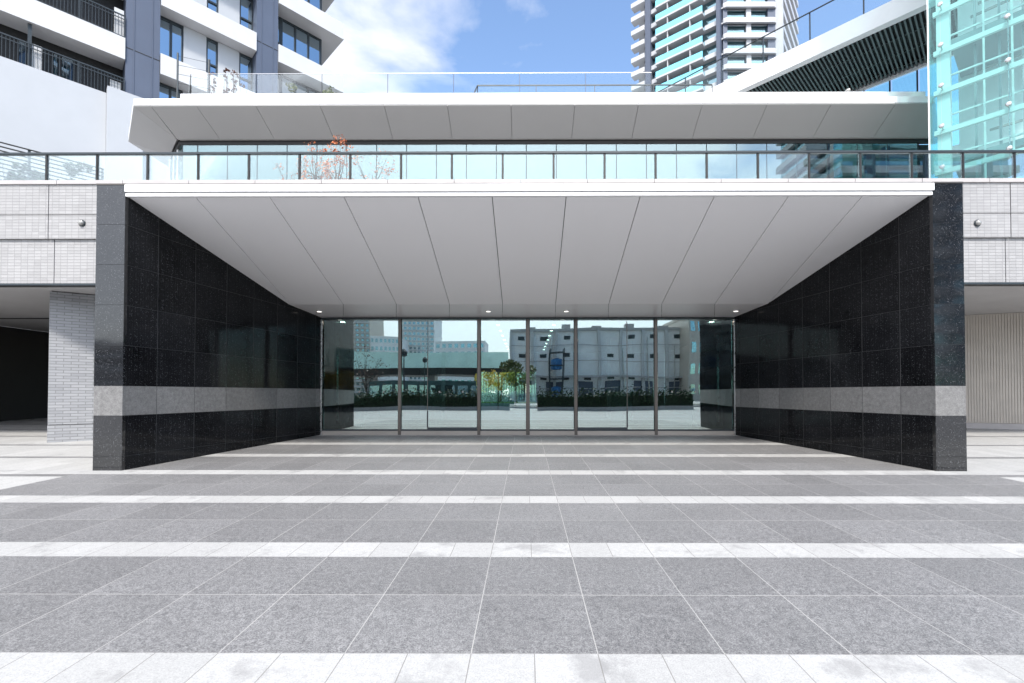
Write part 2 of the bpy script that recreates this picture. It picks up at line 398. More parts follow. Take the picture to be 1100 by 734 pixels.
def tag(o, label, cat, group=None, kind=None):
    if label: o['label'] = label
    if cat: o['category'] = cat
    if group: o['group'] = group
    if kind: o['kind'] = kind
    return o
def thing(name, label, cat, loc=(0, 0, 0), rz=0.0, group=None):
    o = bpy.data.objects.new(name, None); COL.objects.link(o); o.location = loc; o.rotation_euler = (0, 0, rz)
    o.empty_display_size = 0.2
    return tag(o, label, cat, group)
def structure(o): o['kind'] = 'structure'; return o
def kids(o): return [c for c in bpy.data.objects if c.parent == o]
def dup(root, loc, rz=None, label=None):
    r = root.copy(); COL.objects.link(r); r.location = loc
    if rz is not None: r.rotation_euler = (0, 0, rz)
    if label: r['label'] = label
    for ch in kids(root):
        c = ch.copy(); COL.objects.link(c); c.parent = r
        for g2 in kids(ch):
            d = g2.copy(); COL.objects.link(d); d.parent = c
    return r
Tr = Matrix.Translation

# ================================================================== GROUND
mb = MB()
ys = [-900, -3, 24, 900]; xs = [-900, -40, 40, 900]
gv = [[mb.bm.verts.new((x, y, gz(y))) for x in xs] for y in ys]
k = mb.mi('paving')
for j in range(3):
    for i in range(3): mb.bm.faces.new((gv[j][i], gv[j][i + 1], gv[j + 1][i + 1], gv[j + 1][i])).material_index = k
structure(mb.build('plaza_pavement'))
zb = gz(-3)
structure(MB().box(-300, 300, -33, -21, zb - .02, zb + .008, 'asphalt').build('road'))
structure(MB().box(-300, 300, -21, -20.8, zb - .02, zb + .13, 'coping').build('kerb'))

# ================================================================== PODIUM: tiled walls left and right, terrace slab, coping
cop_t = UZ(565, 193.2, WALL_Y); cop_b = UZ(565, 197.5, WALL_Y)
z_joint = UZ(50, 231, WALL_Y); z_step = UZ(50, 256.5, WALL_Y); z_low = UZ(50, 305, WALL_Y)
CEIL = z_low + 0.03
pod = thing('podium_building', 'low grey tiled podium building carrying the terrace on both sides of the black entrance', 'building', (0, WALL_Y, 0))
def P(mb_, name, parent=pod, **kw):           # part given in world space under a thing
    o = mb_.build(name, parent, **kw); o.matrix_parent_inverse = Matrix.Translation(-parent.location); return o
def tiled(x0, x1, vs_up, vs_lo, name_label):
    up = MB()
    xsu = [x0] + vs_up + [x1]; xsl = [x0] + vs_lo + [x1]; gap = .008
    for a, b in zip(xsu, xsu[1:]):
        up.box(a + gap, b - gap, WALL_Y, WALL_Y + .16, z_joint + gap, cop_b - .002, 'mosaic')
        up.box(a + gap, b - gap, WALL_Y, WALL_Y + .16, z_step, z_joint - gap, 'mosaic')
    o = P(up, 'tiled_wall')
    lo = MB()
    for a, b in zip(xsl, xsl[1:]): lo.box(a + gap, b - gap, WALL_Y + .05, WALL_Y + .16, z_low + .02, z_step - .004, 'mosaic')
    P(lo, 'lower_tiled_wall')
    P(MB().box(x0, x1, WALL_Y + .13, WALL_Y + .3, z_low, cop_b - .01, 'joint'), 'backing_wall')
    P(MB().box(x0, x1, WALL_Y + .03, WALL_Y + .125, z_low - .02, z_low + .017, 'dark_metal'), 'edge_trim')
XL, XR = -17.0, 15.0
jl = UX(52, 230, WALL_Y); jl2 = UX(55.5, 280, WALL_Y); jr = UX(1085.5, 220, WALL_Y); jr2 = UX(1083, 280, WALL_Y)
tiled(XL, -6.1, [jl - 5.04, jl - 2.52, jl], [jl2 - 5.04, jl2 - 2.52, jl2], 'left')
tiled(6.2, XR, [jr, jr + 2.5, jr + 5], [jr2, jr2 + 2.5, jr2 + 5], 'right')
P(MB().box(-6.1, 6.2, WALL_Y, WALL_Y + .3, UZ(565, 211, FRONT_Y) + .3, cop_b - .01, 'coping'), 'parapet_wall')
cp = MB(); x = XL
while x < XR:
    cp.box(x + .004, min(x + 1.3, XR) - .004, WALL_Y - .03, WALL_Y + .33, cop_b, cop_t, 'coping'); x += 1.3
P(cp, 'coping', bevel=.006)
P(MB().box(XL, XR, WALL_Y + .31, 26, cop_t - .75, cop_t - .45, 'coping'), 'terrace_slab')
# recess on the left: dark passage with a grey ceiling
P(MB().box(XL, -6.3, WALL_Y + .31, 26, CEIL, CEIL + .15, 'grey_ceiling').box(XL, -10.2, 13.2, 13.35, CEIL - .012, CEIL - .001, 'joint'), 'passage_ceiling')
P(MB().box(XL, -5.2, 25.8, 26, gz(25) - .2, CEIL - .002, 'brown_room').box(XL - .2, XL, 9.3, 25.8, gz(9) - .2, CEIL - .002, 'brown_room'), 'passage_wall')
# recess on the right
P(MB().box(6.4, XR, WALL_Y + .31, 14.2, CEIL, CEIL + .15, 'grey_ceiling'), 'passage_ceiling')
# the brick pillar in the left passage
pa = U(51, 440, 9.66)
bp = thing('brick_pillar', 'blue grey brick clad wall pier beside the dark passage left of the entrance', 'wall', (pa.x, pa.y, 0), math.atan2(.41, .61))
MB().box(0, 3.6, 0, .5, gz(9.6) - .05, gz(9.9) + .36, 'brick').build('base_course', bp)
MB().box(0.004, 3.6, .006, .49, gz(9.9) + .372, CEIL - .02, 'brick').build('shaft', bp)
MB().box(0.03, 3.5, .03, .45, gz(9.9) + .3, CEIL - .003, 'joint').build('joint_core', bp)
# the ribbed beige wall in the right passage
ra = U(1030, 440, 12.9); rb = U(1104, 440, 12.35)
rw = thing('ribbed_wall', 'beige wall of fine vertical ribs in the passage right of the entrance', 'wall', (ra.x, ra.y, 0), math.atan2(rb.y - ra.y, rb.x - ra.x))
m1 = MB(); m1.box(-5, 6, .03, .2, gz(12.5) - .05, CEIL - .002, 'beige')
x = -5.0
while x < 6: m1.box(x, x + .045, .017, .028, gz(12.5) + .16, CEIL - .01, 'beige'); x += .06
m1.build('ribbed_panel', rw)
MB().box(-5, 6, -.06, -.002, gz(12.5) - .05, gz(12.5) + .15, 'coping').build('skirting', rw)
# dome lamps on the tiled walls
def dome(px, py, label):
    p = U(px, py, WALL_Y)
    t = thing('wall_lamp', label, 'lamp', (p.x, WALL_Y - .001, p.z), 0, 'round lamps on the tiled walls')
    ax = Matrix.Rotation(R(90), 4, 'X')
    MB().lathe([(.065, 0), (.068, .012), (.06, .02)], ax, 'dark_metal').build('bezel', t, smooth=False)
    MB().lathe([(.052, .018), (.05, .035), (.04, .053), (.022, .064), (.004, .067)], ax, 'frost').build('dome_lens', t, smooth=True)
dome(88.5, 240, 'small round dome lamp on the grey tiled wall left of the entrance')
dome(1049.5, 240, 'small round dome lamp on the grey tiled wall right of the entrance')

# ================================================================== BLACK GRANITE SIDE WALLS
TOP = UZ(120, 199, FRONT_Y)
rows = [UZ(117, p, FRONT_Y) for p in (506, 490.6, 446.5, 414.8, 371, 327.6, 284.3, 241.2)] + [TOP]
rows[0] = -.02
dcols = [6.653, 7.15, 7.79, 8.42, 9.05, 9.68, 10.30, 10.92, 11.6, 12.3, 13.0]
def granite_wall(sx, xo, xf, slope, label):
    """xo outer face, xf inner face at the front, slope of the inner face per metre of depth"""
    t = thing('granite_wall', label, 'wall', (xf, FRONT_Y, 0))
    inn = lambda y: xf + slope * (y - FRONT_Y)
    def put(mb_, nm, par=t, **kw):
        o = mb_.build(nm, par, **kw); o.matrix_parent_inverse = Tr(-t.location); return o
    e = .0026
    put(MB().prism([(xo + sx * .004, FRONT_Y + .004), (inn(FRONT_Y + .004) - sx * .004, FRONT_Y + .004), (inn(13) - sx * .004, 13.0), (xo + sx * .004, 13.0)][::(1 if sx > 0 else -1)], -.3, TOP - .02, 'grout'), 'wall_core')
    clad, band = MB(), MB()
    for r in range(len(rows) - 1):
        z0, z1 = rows[r] + e, rows[r + 1] - e
        tgt, mt = (band, 'grey_granite') if r == 2 else (clad, 'black_granite')
        if r == 2: z0 -= e; z1 += e
        tilt = lambda: random.uniform(-.0012, .0012)
        # front face
        j = tilt(); ib, ym = inn(FRONT_Y + .045), FRONT_Y + .045
        q = [(xo, FRONT_Y + j), (inn(FRONT_Y), FRONT_Y - j), (ib, ym), (xo, ym)]
        tgt.prism(q if sx > 0 else q[::-1], z0, z1, 'polished_granite' if r != 2 else mt)
        # inner face
        for y0, y1 in zip(dcols, dcols[1:]):
            ya = y0 + (.048 if y0 == dcols[0] else e * 2); yb = y1 - e * 2; j = tilt()
            q = [(inn(ya) + j, ya), (inn(yb) - j, yb), (inn(yb) - sx * .028, yb), (inn(ya) - sx * .028, ya)]
            tgt.prism(q, z0, z1, mt)
        # outer face
        tgt.box(min(xo, xo + sx * .028), max(xo, xo + sx * .028), FRONT_Y + .047, WALL_Y - .01, z0, z1, mt)
    put(clad, 'stone_cladding'); put(band, 'grey_band')
    put(MB().box(min(xo - sx * .004, inn(FRONT_Y) + sx * .003), max(xo - sx * .004, inn(FRONT_Y) + sx * .003), FRONT_Y - .006, WALL_Y - .002, TOP + .001, TOP + .022, 'bronze'), 'cap')
lx = U(130.5, 505.5, FRONT_Y).x; rx = U(1006, 506, FRONT_Y).x
lb = U(344.5, 467, DOOR_Y).x; rbk = U(789.5, 467.5, DOOR_Y).x
lo_, ro_ = U(99.5, 505, FRONT_Y).x, U(1038.8, 506.5, FRONT_Y).x
sl_l = (lb - lx) / (DOOR_Y - FRONT_Y); sl_r = (rbk - rx) / (DOOR_Y - FRONT_Y)
granite_wall(1, lo_, lx, sl_l, 'polished black granite wall with grey band, on the left side of the entrance')
granite_wall(-1, ro_, rx, sl_r, 'polished black granite wall with grey band, on the right side of the entrance')
inL = lambda y: lx + sl_l * (y - FRONT_Y)
inR = lambda y: rx + sl_r * (y - FRONT_Y)

# ================================================================== CANOPY
CB_Y = 10.0
zf = UZ(565, 210.5, FRONT_Y); zk = UZ(565, 326.8, CB_Y); zd = UZ(565, 341.5, DOOR_Y)
zft = UZ(565, 198, FRONT_Y); zfm = UZ(565, 206.6, FRONT_Y)
can = thing('entrance_canopy', 'wide white canopy with sloping panelled underside over the glass doors', 'canopy', (0, FRONT_Y, zf))
def C(mb_, nm, **kw):
    o = mb_.build(nm, can, **kw); o.matrix_parent_inverse = Tr(-can.location); return o
fl, fr = UX(134.5, 200, FRONT_Y) + .003, UX(1003, 200, FRONT_Y) - .003
fas = MB(); cuts = [fl] + [UX(p, 202, FRONT_Y) for p in (287.5, 447, 605.5, 766, 925)] + [fr]
for a, b in zip(cuts, cuts[1:]): fas.box(a + .002, b - .002, FRONT_Y - .02, FRONT_Y + .06, zfm + .012, zft, 'fascia')
C(fas, 'fascia', bevel=.004)
C(MB().box(fl, fr, FRONT_Y + .0, FRONT_Y + .05, zf + .004, zfm, 'fascia'), 'drip_edge', bevel=.003)
C(MB().box(fl, fr, FRONT_Y + .065, WALL_Y - .005, zft - .1, zft - .02, 'coping'), 'roof')
fj = [UX(208 + 80.1 * i, 210.5, FRONT_Y) for i in range(10)]
bj = [UX(311.6 + 57.05 * i, 326.8, CB_Y) for i in range(10)]
fpt = [inL(FRONT_Y) + .02] + fj + [inR(FRONT_Y) - .02]; bpt = [inL(CB_Y) + .0] + bj + [inR(CB_Y)]
for i in range(11):
    h = .006
    a0, a1 = fpt[i] + h, fpt[i + 1] - h; b0, b1 = bpt[i] + h, bpt[i + 1] - h
    if i == 0: b0 = b1 - .02
    if i == 10: b1 = b0 + .02
    z = [zf, zf, zk, zk]
    m1 = MB().prism([(a0, FRONT_Y + .055), (a1, FRONT_Y + .055), (b1, CB_Y - .004), (b0, CB_Y - .004)], z, [q + .03 for q in z], 'soffit')
    C(m1, 'soffit_panel')
C(MB().prism([(fpt[0], FRONT_Y + .07), (fpt[-1], FRONT_Y + .07), (bpt[-1], CB_Y), (bpt[0], CB_Y)], [zf + .04, zf + .04, zk + .04, zk + .04], zft - .11, 'joint'), 'backing')
rp = MB()
bd = [b + (b - .04) * .12 for b in bj]
e0 = [inL(CB_Y)] + bj[1:-1] + [inR(CB_Y)]; e1 = [inL(DOOR_Y)] + bd[1:-1] + [inR(DOOR_Y)]
for i in range(len(e0) - 1):
    rp.prism([(e0[i] + .004, CB_Y + .004), (e0[i + 1] - .004, CB_Y + .004), (e1[i + 1] - .004, DOOR_Y + .1), (e1[i] + .004, DOOR_Y + .1)], [zk, zk, zd, zd], [zk + .03, zk + .03, zd + .03, zd + .03], 'soffit')
C(rp, 'rear_soffit')
C(MB().box(inL(CB_Y), inR(CB_Y), CB_Y, DOOR_Y + .1, max(zk, zd) + .035, zft - .11, 'joint'), 'rear_backing')
# recessed downlights
def downlight(x, y, z, r, label, group, bulb='bulb'):
    t = thing('ceiling_light', label, 'light', (x, y, z), 0, group)
    I = Matrix.Identity(4)
    MB().lathe([(r, -.012), (r * 1.02, -.004), (r * 1.02, .003)], I, 'steel', 16).build('trim_ring', t)
    MB().lathe([(r * .8, -.018), (r * .8, -.013)], I, bulb, 16).build('lens', t)
    return t
zsl = lambda y: zk + (zd - zk) * (y - CB_Y) / (DOOR_Y + .1 - CB_Y)
for px, py, w in ((343, 334, 'against the left granite wall'), (524.5, 331, 'left of the middle of the canopy'), (608.3, 331, 'right of the middle of the canopy'), (790.5, 334, 'against the right granite wall')):
    y = 10.55
    downlight(UX(px, py, y), y, zsl(y), .065, 'round recessed downlight in the rear soffit, ' + w, 'downlights in the canopy soffit')

# ================================================================== GLASS ENTRANCE
ent = thing('glass_entrance', 'wide wall of dark reflective glass doors under the white canopy', 'glass door', (0, DOOR_Y, gz(DOOR_Y)))
def E(mb_, nm, par=ent, **kw):
    o = mb_.build(nm, par, **kw); o.matrix_parent_inverse = Tr(-ent.location); return o
mx = [UX(p, 400, DOOR_Y) for p in (345.5, 429.5, 514.5, 567, 618.5, 704.5, 789)]
g0 = gz(DOOR_Y); zh = zd - .035; zs = g0 + .115
E(MB().box(inL(DOOR_Y) + .01, inR(DOOR_Y) - .01, DOOR_Y - .05, DOOR_Y + .06, zh, zd - .004, 'dark_metal'), 'head_rail')
E(MB().box(mx[0], mx[-1], DOOR_Y - .01, DOOR_Y + .12, g0 - .02, zs - .02, 'sill'), 'sill')
E(MB().box(mx[0], mx[-1], DOOR_Y + .0, DOOR_Y + .04, zs - .018, zs + .02, 'dark_metal'), 'bottom_rail')
for i, x in enumerate(mx):
    w = .018 if i in (0, 6) else .036
    if i == 3: w = .044
    E(MB().box(x - w, x + w, DOOR_Y - .03, DOOR_Y + .05, g0 + .001, zh - .002, 'steel' if i in (0, 6) else 'bronze'), 'mullion', bevel=.004)
for i in range(6):
    a, b = mx[i] + .05, mx[i + 1] - .05
    p = E(MB().box(a, b, DOOR_Y + .012, DOOR_Y + .024, zs + .02, zh - .003, 'door_glass'), 'glass_pane')
    if i in (1, 4):                            # parked sliding leaf behind this pane
        c = UX(460 if i == 1 else 673, 450, DOOR_Y + .09)
        c0, c1 = (c, b) if i == 1 else (a, c)
        zt = zh - .02
        E(MB().box(c0, c1, DOOR_Y + .085, DOOR_Y + .095, zs + .06, zt, 'roof_glass'), 'sliding_door')
        E(MB().box(c0, c1, DOOR_Y - .012, DOOR_Y + .010, zs + .022, zs + .065, 'dark_metal').box(c - .012, c + .012, DOOR_Y - .012, DOOR_Y + .010, zs + .066, zs + .46, 'dark_metal').box(c - .006, c + .006, DOOR_Y + .0, DOOR_Y + .010, zs + .461, zt - .03, 'bronze'), 'door_rail')
zmk = UZ(400, 421, DOOR_Y)
for px in (386, 412, 472, 497, 722, 747):
    x = UX(px, 421, DOOR_Y)
    E(MB().box(x - .018, x + .018, DOOR_Y + .004, DOOR_Y + .0085, zmk - .022, zmk + .022, 'frost'), 'safety_marker')
for px in (363, 771):                          # long pull handles of the inner side doors
    a = U(px, 360, DOOR_Y + .35); b = U(px, 454, DOOR_Y + .35)
    E(MB().tube([(a.x, a.y, a.z), (a.x, a.y, b.z)], .03, 'steel'), 'pull_handle', smooth=True)
# lobby behind the glass
lob = thing('entrance_lobby', 'dark lobby seen faintly through the entrance glass', 'lobby', (0, DOOR_Y + .3, g0))
def L(mb_, nm, **kw):
    o = mb_.build(nm, lob, **kw); o.matrix_parent_inverse = Tr(-lob.location); return o
LB = 21.0
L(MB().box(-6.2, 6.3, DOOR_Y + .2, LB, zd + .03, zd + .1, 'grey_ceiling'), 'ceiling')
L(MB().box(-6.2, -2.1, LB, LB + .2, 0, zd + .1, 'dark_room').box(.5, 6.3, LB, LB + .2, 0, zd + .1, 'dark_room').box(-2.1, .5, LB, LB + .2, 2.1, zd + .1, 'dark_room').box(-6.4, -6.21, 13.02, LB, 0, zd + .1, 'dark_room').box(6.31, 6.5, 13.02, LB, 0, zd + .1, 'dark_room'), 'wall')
for xc in (-3.1, 3.1): L(MB().box(xc - .35, xc + .35, 15, 15.7, g0, zd + .02, 'grey_granite'), 'column')
L(MB().box(-2.1, .5, LB + .05, LB + .062, g0, 2.1, 'rail_glass'), 'rear_glazing')
for x in (-2.1, -1.3, -.5, .45): L(MB().box(x, x + .05, LB - .02, LB + .12, g0, 2.098, 'dark_metal'), 'rear_mullion')
L(MB().box(-5.4, -3.6, 17, 17.7, g0, g0 + 1.05, 'brown_room').box(-5.45, -3.55, 16.95, 17.75, g0 + 1.051, g0 + 1.1, 'sill'), 'reception_desk')
for i in range(7):
    for sx in (-1, 1):
        downlight(sx * (.75 + .0 * i), 12.4 + i * 1.15, zd + .028, .05, 'warm recessed lobby downlight seen through the entrance glass', 'lobby downlights in two rows', 'cool_bulb')
for px, w in ((368, 'left'), (764.5, 'right')):
    y = DOOR_Y + .75
    downlight(UX(px, 348, y), y, zd + .028, .075, 'bright round downlight just inside the glass at the %s end of the entrance' % w, 'downlights just inside the glass', 'cool_bulb')

# small garden behind the lobby
gf = gz(30)
structure(MB().box(-6, 6, 31.5, 36, gf - .05, gf + .02, 'lawn').build('lawn'))
gfn = thing('garden_fence', 'white slatted garden fence seen through the middle of the lobby', 'fence', (0, 36.2, gf))
fm = MB()
for i in range(60): fm.box(-6 + i * .2, -6 + i * .2 + .13, 0, .04, 0, 3.4, 'white_band')
fm.build('pickets', gfn); MB().box(-6, 6, .042, .1, .4, .5, 'steel').box(-6, 6, .042, .1, 2.6, 2.7, 'steel').build('rail', gfn)

# ================================================================== TERRACE BALUSTRADE
RT = UZ(565, 163.2, WALL_Y + .1)
BY = WALL_Y + .1
bal = thing('glass_balustrade', 'long clear glass balustrade with dark posts and handrail along the terrace above the canopy', 'balustrade', (0, BY, cop_t))
def B(mb_, nm, **kw):
    o = mb_.build(nm, bal, **kw); o.matrix_parent_inverse = Tr(-bal.location); return o
B(MB().box(XL, XR, BY - .03, BY + .03, RT - .045, RT, 'dark_metal'), 'handrail', bevel=.006)
px0 = UX(540, 180, BY); k0, k1 = -16, 14
for k in range(k0, k1 + 1):
    x = px0 + 1.008 * k
    B(MB().box(x - .018, x + .018, BY - .012, BY + .03, cop_t + .002, RT - .047, 'black_metal'), 'post')
    if k < k1: B(MB().box(x + .028, x + .98, BY - .006, BY + .006, cop_t + .012, RT - .05, 'rail_glass'), 'glass_pane')

# ================================================================== UPPER BUILDING
FY, KY = 12.97, 13.85
zt_ = UZ(500, 113, FY); zq = UZ(500, 149.3, KY); zf1 = UZ(500, 105, FY); zf2 = UZ(500, 100, 13.3)
ub = thing('upper_building', 'silver roofed upper storey with slanted panelled eaves set back behind the terrace', 'building', (0, FY, cop_t))
def B2(mb_, nm, **kw):
    o = mb_.build(nm, ub, **kw); o.matrix_parent_inverse = Tr(-ub.location); return o
A0 = U(143.5, 113, FY); xa, ya = A0.x, FY
A1 = (xa - 1.75, FY + 1.85); A2 = (A1[0], 24.0)
xg = UX(190, 149, KY); G1 = (xg - .95, KY + .95); G2 = (G1[0], 24.0)
XE, XG = 11.6, 12.5
# fascia
gapx = [xa] + [UX(p, 109, FY) for p in (162, 210.7, 274.6, 343.6, 412.5, 480.5, 549, 617.5, 686, 754.6, 824.4, 893, 962)] + [XE]
fm = MB()
for a, b in zip(gapx, gapx[1:]): fm.box(a + .004, b - .004, FY, FY + .12, zt_ + .035, zf1, 'upper_fascia')
fm.prism([(xa, FY), (xa, FY + .12), (A1[0] + .05, A1[1] + .05), A1][::-1], zt_ + .035, zf1, 'upper_fascia')
fm.box(A1[0], A1[0] + .1, A1[1] + .06, 24, zt_ + .035, zf1, 'upper_fascia')
B2(fm, 'fascia')
B2(MB().box(xa + .02, XE, FY + .02, FY + .1, zt_, zt_ + .03, 'upper_fascia'), 'drip_edge')
B2(MB().box(UX(194, 100, 13.3), XE, 13.3, 13.45, zf1 - .05, zf2, 'upper_fascia'), 'roof_upstand')
B2(MB().prism([(xa + .05, FY + .13), (XE, FY + .13), (XE, 24), (A1[0] + .11, 24), (A1[0] + .11, A1[1] + .1)], zf1 - .12, zf1 - .04, 'coping'), 'roof')
# slanted soffit panels
fq = gapx[:]; bq = [xg] + [UX(p, 149, KY) for p in (190.6, 236.5, 294.8, 358.7, 422, 485.9, 550, 614, 678.6, 743.6, 808.5, 873, 938)] + [XG]
fq[0] = xa
for i in range(len(fq) - 1):
    h = .006
    if i == 0:
        quad_ = [(fq[0], FY, zt_), (fq[1] - h, FY, zt_), (xg, KY, zq), (xg - .0, KY + .001, zq)][:3]
    else: quad_ = [(fq[i] + h, FY, zt_), (fq[i + 1] - h, FY, zt_), (bq[i + 1] - h, KY, zq), (bq[i] + h, KY, zq)]
    B2(MB().slab(quad_, .03, 'upper_soffit'), 'soffit_panel')
B2(MB().slab([(A1[0], A1[1], zt_), (xa - .006, FY + .006, zt_), (xg - .006, KY + .004, zq), (G1[0], G1[1], zq)], .03, 'upper_soffit'), 'soffit_panel')
B2(MB().slab([(A2[0], A2[1], zt_), (A1[0], A1[1] + .01, zt_), (G1[0], G1[1] + .01, zq), (G2[0], G2[1], zq)], .03, 'upper_soffit'), 'soffit_panel')
# flat strip, head and glazing
zg = UZ(500, 154.8, KY + .08)
B2(MB().box(xg + .05, XG, KY + .005, KY + .07, zq + .005, zq + .03, 'upper_soffit'), 'soffit_strip')
GY = KY + .10
B2(MB().box(xg + .1, XG, GY - .02, GY + .06, zg, zq + .03, 'black_metal'), 'window_head')
B2(MB().prism([(xg, GY - .02), (xg + .1, GY - .02), (G1[0] + .1, GY + .87), (G1[0], GY + .87)], zg, zq + .03, 'black_metal'), 'window_head')
TF = cop_t - .45
bx = UX(501, 160, GY); wx = .915
k = int((xg - bx) / wx); x = bx + wx * k
B2(MB().box(xg + .1, XG, GY + .3, GY + .32, TF, zq, 'dark_room'), 'interior_wall')
edges = [xg + .1]
while x < XG:
    if x > xg + .3: edges.append(x)
    x += wx
for a, b in zip(edges, edges[1:]):
    B2(MB().box(a + .014, b - .014, GY, GY + .014, TF, zg - .002, 'up_glass'), 'window')
for a in edges: B2(MB().box(a - .007, a + .007, GY - .006, GY + .04, TF, zg - .003, 'dark_metal'), 'mullion')
for f0, f1 in ((0, .33), (.33, .66), (.66, 1)):
    p0 = Vector((xg + .09, GY, 0)).lerp(Vector((G1[0], GY + .87, 0)), f0); p1 = Vector((xg + .09, GY, 0)).lerp(Vector((G1[0], GY + .87, 0)), f1)
    dd = (p1 - p0).normalized() * .02
    B2(MB().slab([(p0 + dd).to_tuple()[:2] + (TF,), (p1 - dd).to_tuple()[:2] + (TF,), (p1 - dd).to_tuple()[:2] + (zg,), (p0 + dd).to_tuple()[:2] + (zg,)], .014, 'up_glass'), 'window')
    B2(MB().box(p1.x - .025, p1.x + .025, p1.y - .03, p1.y + .03, TF, zg, 'fascia'), 'mullion')

# glass balustrades on the roof
def balustrade(name, label, pts, z0, z1, spacing, post='dark_metal', cap='dark_metal', rail=.03, pw=.02):
    t = thing(name, label, 'balustrade', (*pts[0][:2], z0))
    def put(mb_, nm):
        o = mb_.build(nm, t); o.matrix_parent_inverse = Tr(-t.location); return o
    for a, b in zip(pts, pts[1:]):
        a, b = Vector((*a, 0)), Vector((*b, 0)); d = b - a; n = max(1, round(d.length / spacing)); dn = d.normalized()
        put(MB().bar((a.x, a.y, z1), (b.x, b.y, z1), rail, rail, cap), 'handrail')
        for i in range(n):
            p, q = a + d * (i / n) + dn * .03, a + d * ((i + 1) / n) - dn * .03
            sd_ = Vector((dn.y, -dn.x, 0)) * .006
            put(MB().hexa([(p - sd_) + Vector((0, 0, z0 + .02)), (q - sd_) + Vector((0, 0, z0 + .02)), (q + sd_) + Vector((0, 0, z0 + .02)), (p + sd_) + Vector((0, 0, z0 + .02)),
                           (p - sd_) + Vector((0, 0, z1 - .02)), (q - sd_) + Vector((0, 0, z1 - .02)), (q + sd_) + Vector((0, 0, z1 - .02)), (p + sd_) + Vector((0, 0, z1 - .02))], 'roof_glass'), 'glass_pane')
        for i in range(n + 1):
            p = a + d * (i / n)
            put(MB().box(p.x - pw, p.x + pw, p.y - pw, p.y + pw, z0, z1 - .016, post), 'post')
    return t
RZ = zf1 - .04
zr = UZ(300, 79.3, 14.2)
balustrade('glass_balustrade', 'thin framed clear glass balustrade along the front edge of the upper roof', [(UX(201, 79, 15.6), 15.6), (UX(205, 79, 14.2), 14.2), (UX(700, 79, 14.2), 14.2)], RZ, zr, 2.05, 'dark_metal', 'steel', .010, pw=.006)
zr2 = UZ(600, 91.8, 16.0)
balustrade('glass_balustrade', 'low dark railed glass balustrade in the middle of the upper roof against the sky', [(UX(490, 91, 19.0), 19.0), (UX(513, 91, 16), 16.0), (UX(765, 91, 16), 16.0)], RZ, zr2, 1.9, rail=.035, pw=.012)
# wire fence posts on the roof at the left
wf = thing('wire_fence', 'dark posts with thin stretched wires on the left end of the upper roof', 'fence', (UX(191, 90, 15), 15, RZ))
def WFp(mb_, nm):
    o = mb_.build(nm, wf); o.matrix_parent_inverse = Tr(-wf.location); return o
wa = U(191, 57, 15.0); wb = U(224.6, 64.5, 15.6); wc = U(160, 50, 14.6)
for p, r in ((wa, .028), (wb, .04)): WFp(MB().tube([(p.x, p.y, RZ), (p.x, p.y, p.z)], r, 'dark_metal'), 'post')
wm_ = MB()
for f in (.0, .25, .5, .75):
    wm_.tube([(wa.x, wa.y, wa.z - .1 - f * 1.2), (wb.x, wb.y, wb.z - .1 - f * 1.2)], .006, 'dark_metal', 5)
WFp(wm_, 'wire')

# ================================================================== LEFT APARTMENT BUILDING (45 degrees to the street)
LD = 28.5
E0 = U(369.4, 42.7, LD)
zR1 = E0.z; zR2 = UZ(369.6, 99.7, LD); ST = zR1 - zR2
ap = thing('apartment_building', 'white apartment block with slate blue pillars and dark railed balconies on the left', 'building', (E0.x, LD, 0), math.atan2(.725, .689))
def apx(px): # distance along the facade of a photo column
    r = ray(px, 60); k_ = r.x / r.y; ex, ey = .689, .725
    return (k_ * LD - E0.x) / (ex - k_ * ey)
X1a, X1b, X2a, X2b = apx(135), apx(172), apx(276), apx(299)
levels = [zR1 + ST * i for i in (-4, -3, -2, -1, 0, 1, 2)]
BH = 1.0; REC = .75; LW = -26.0
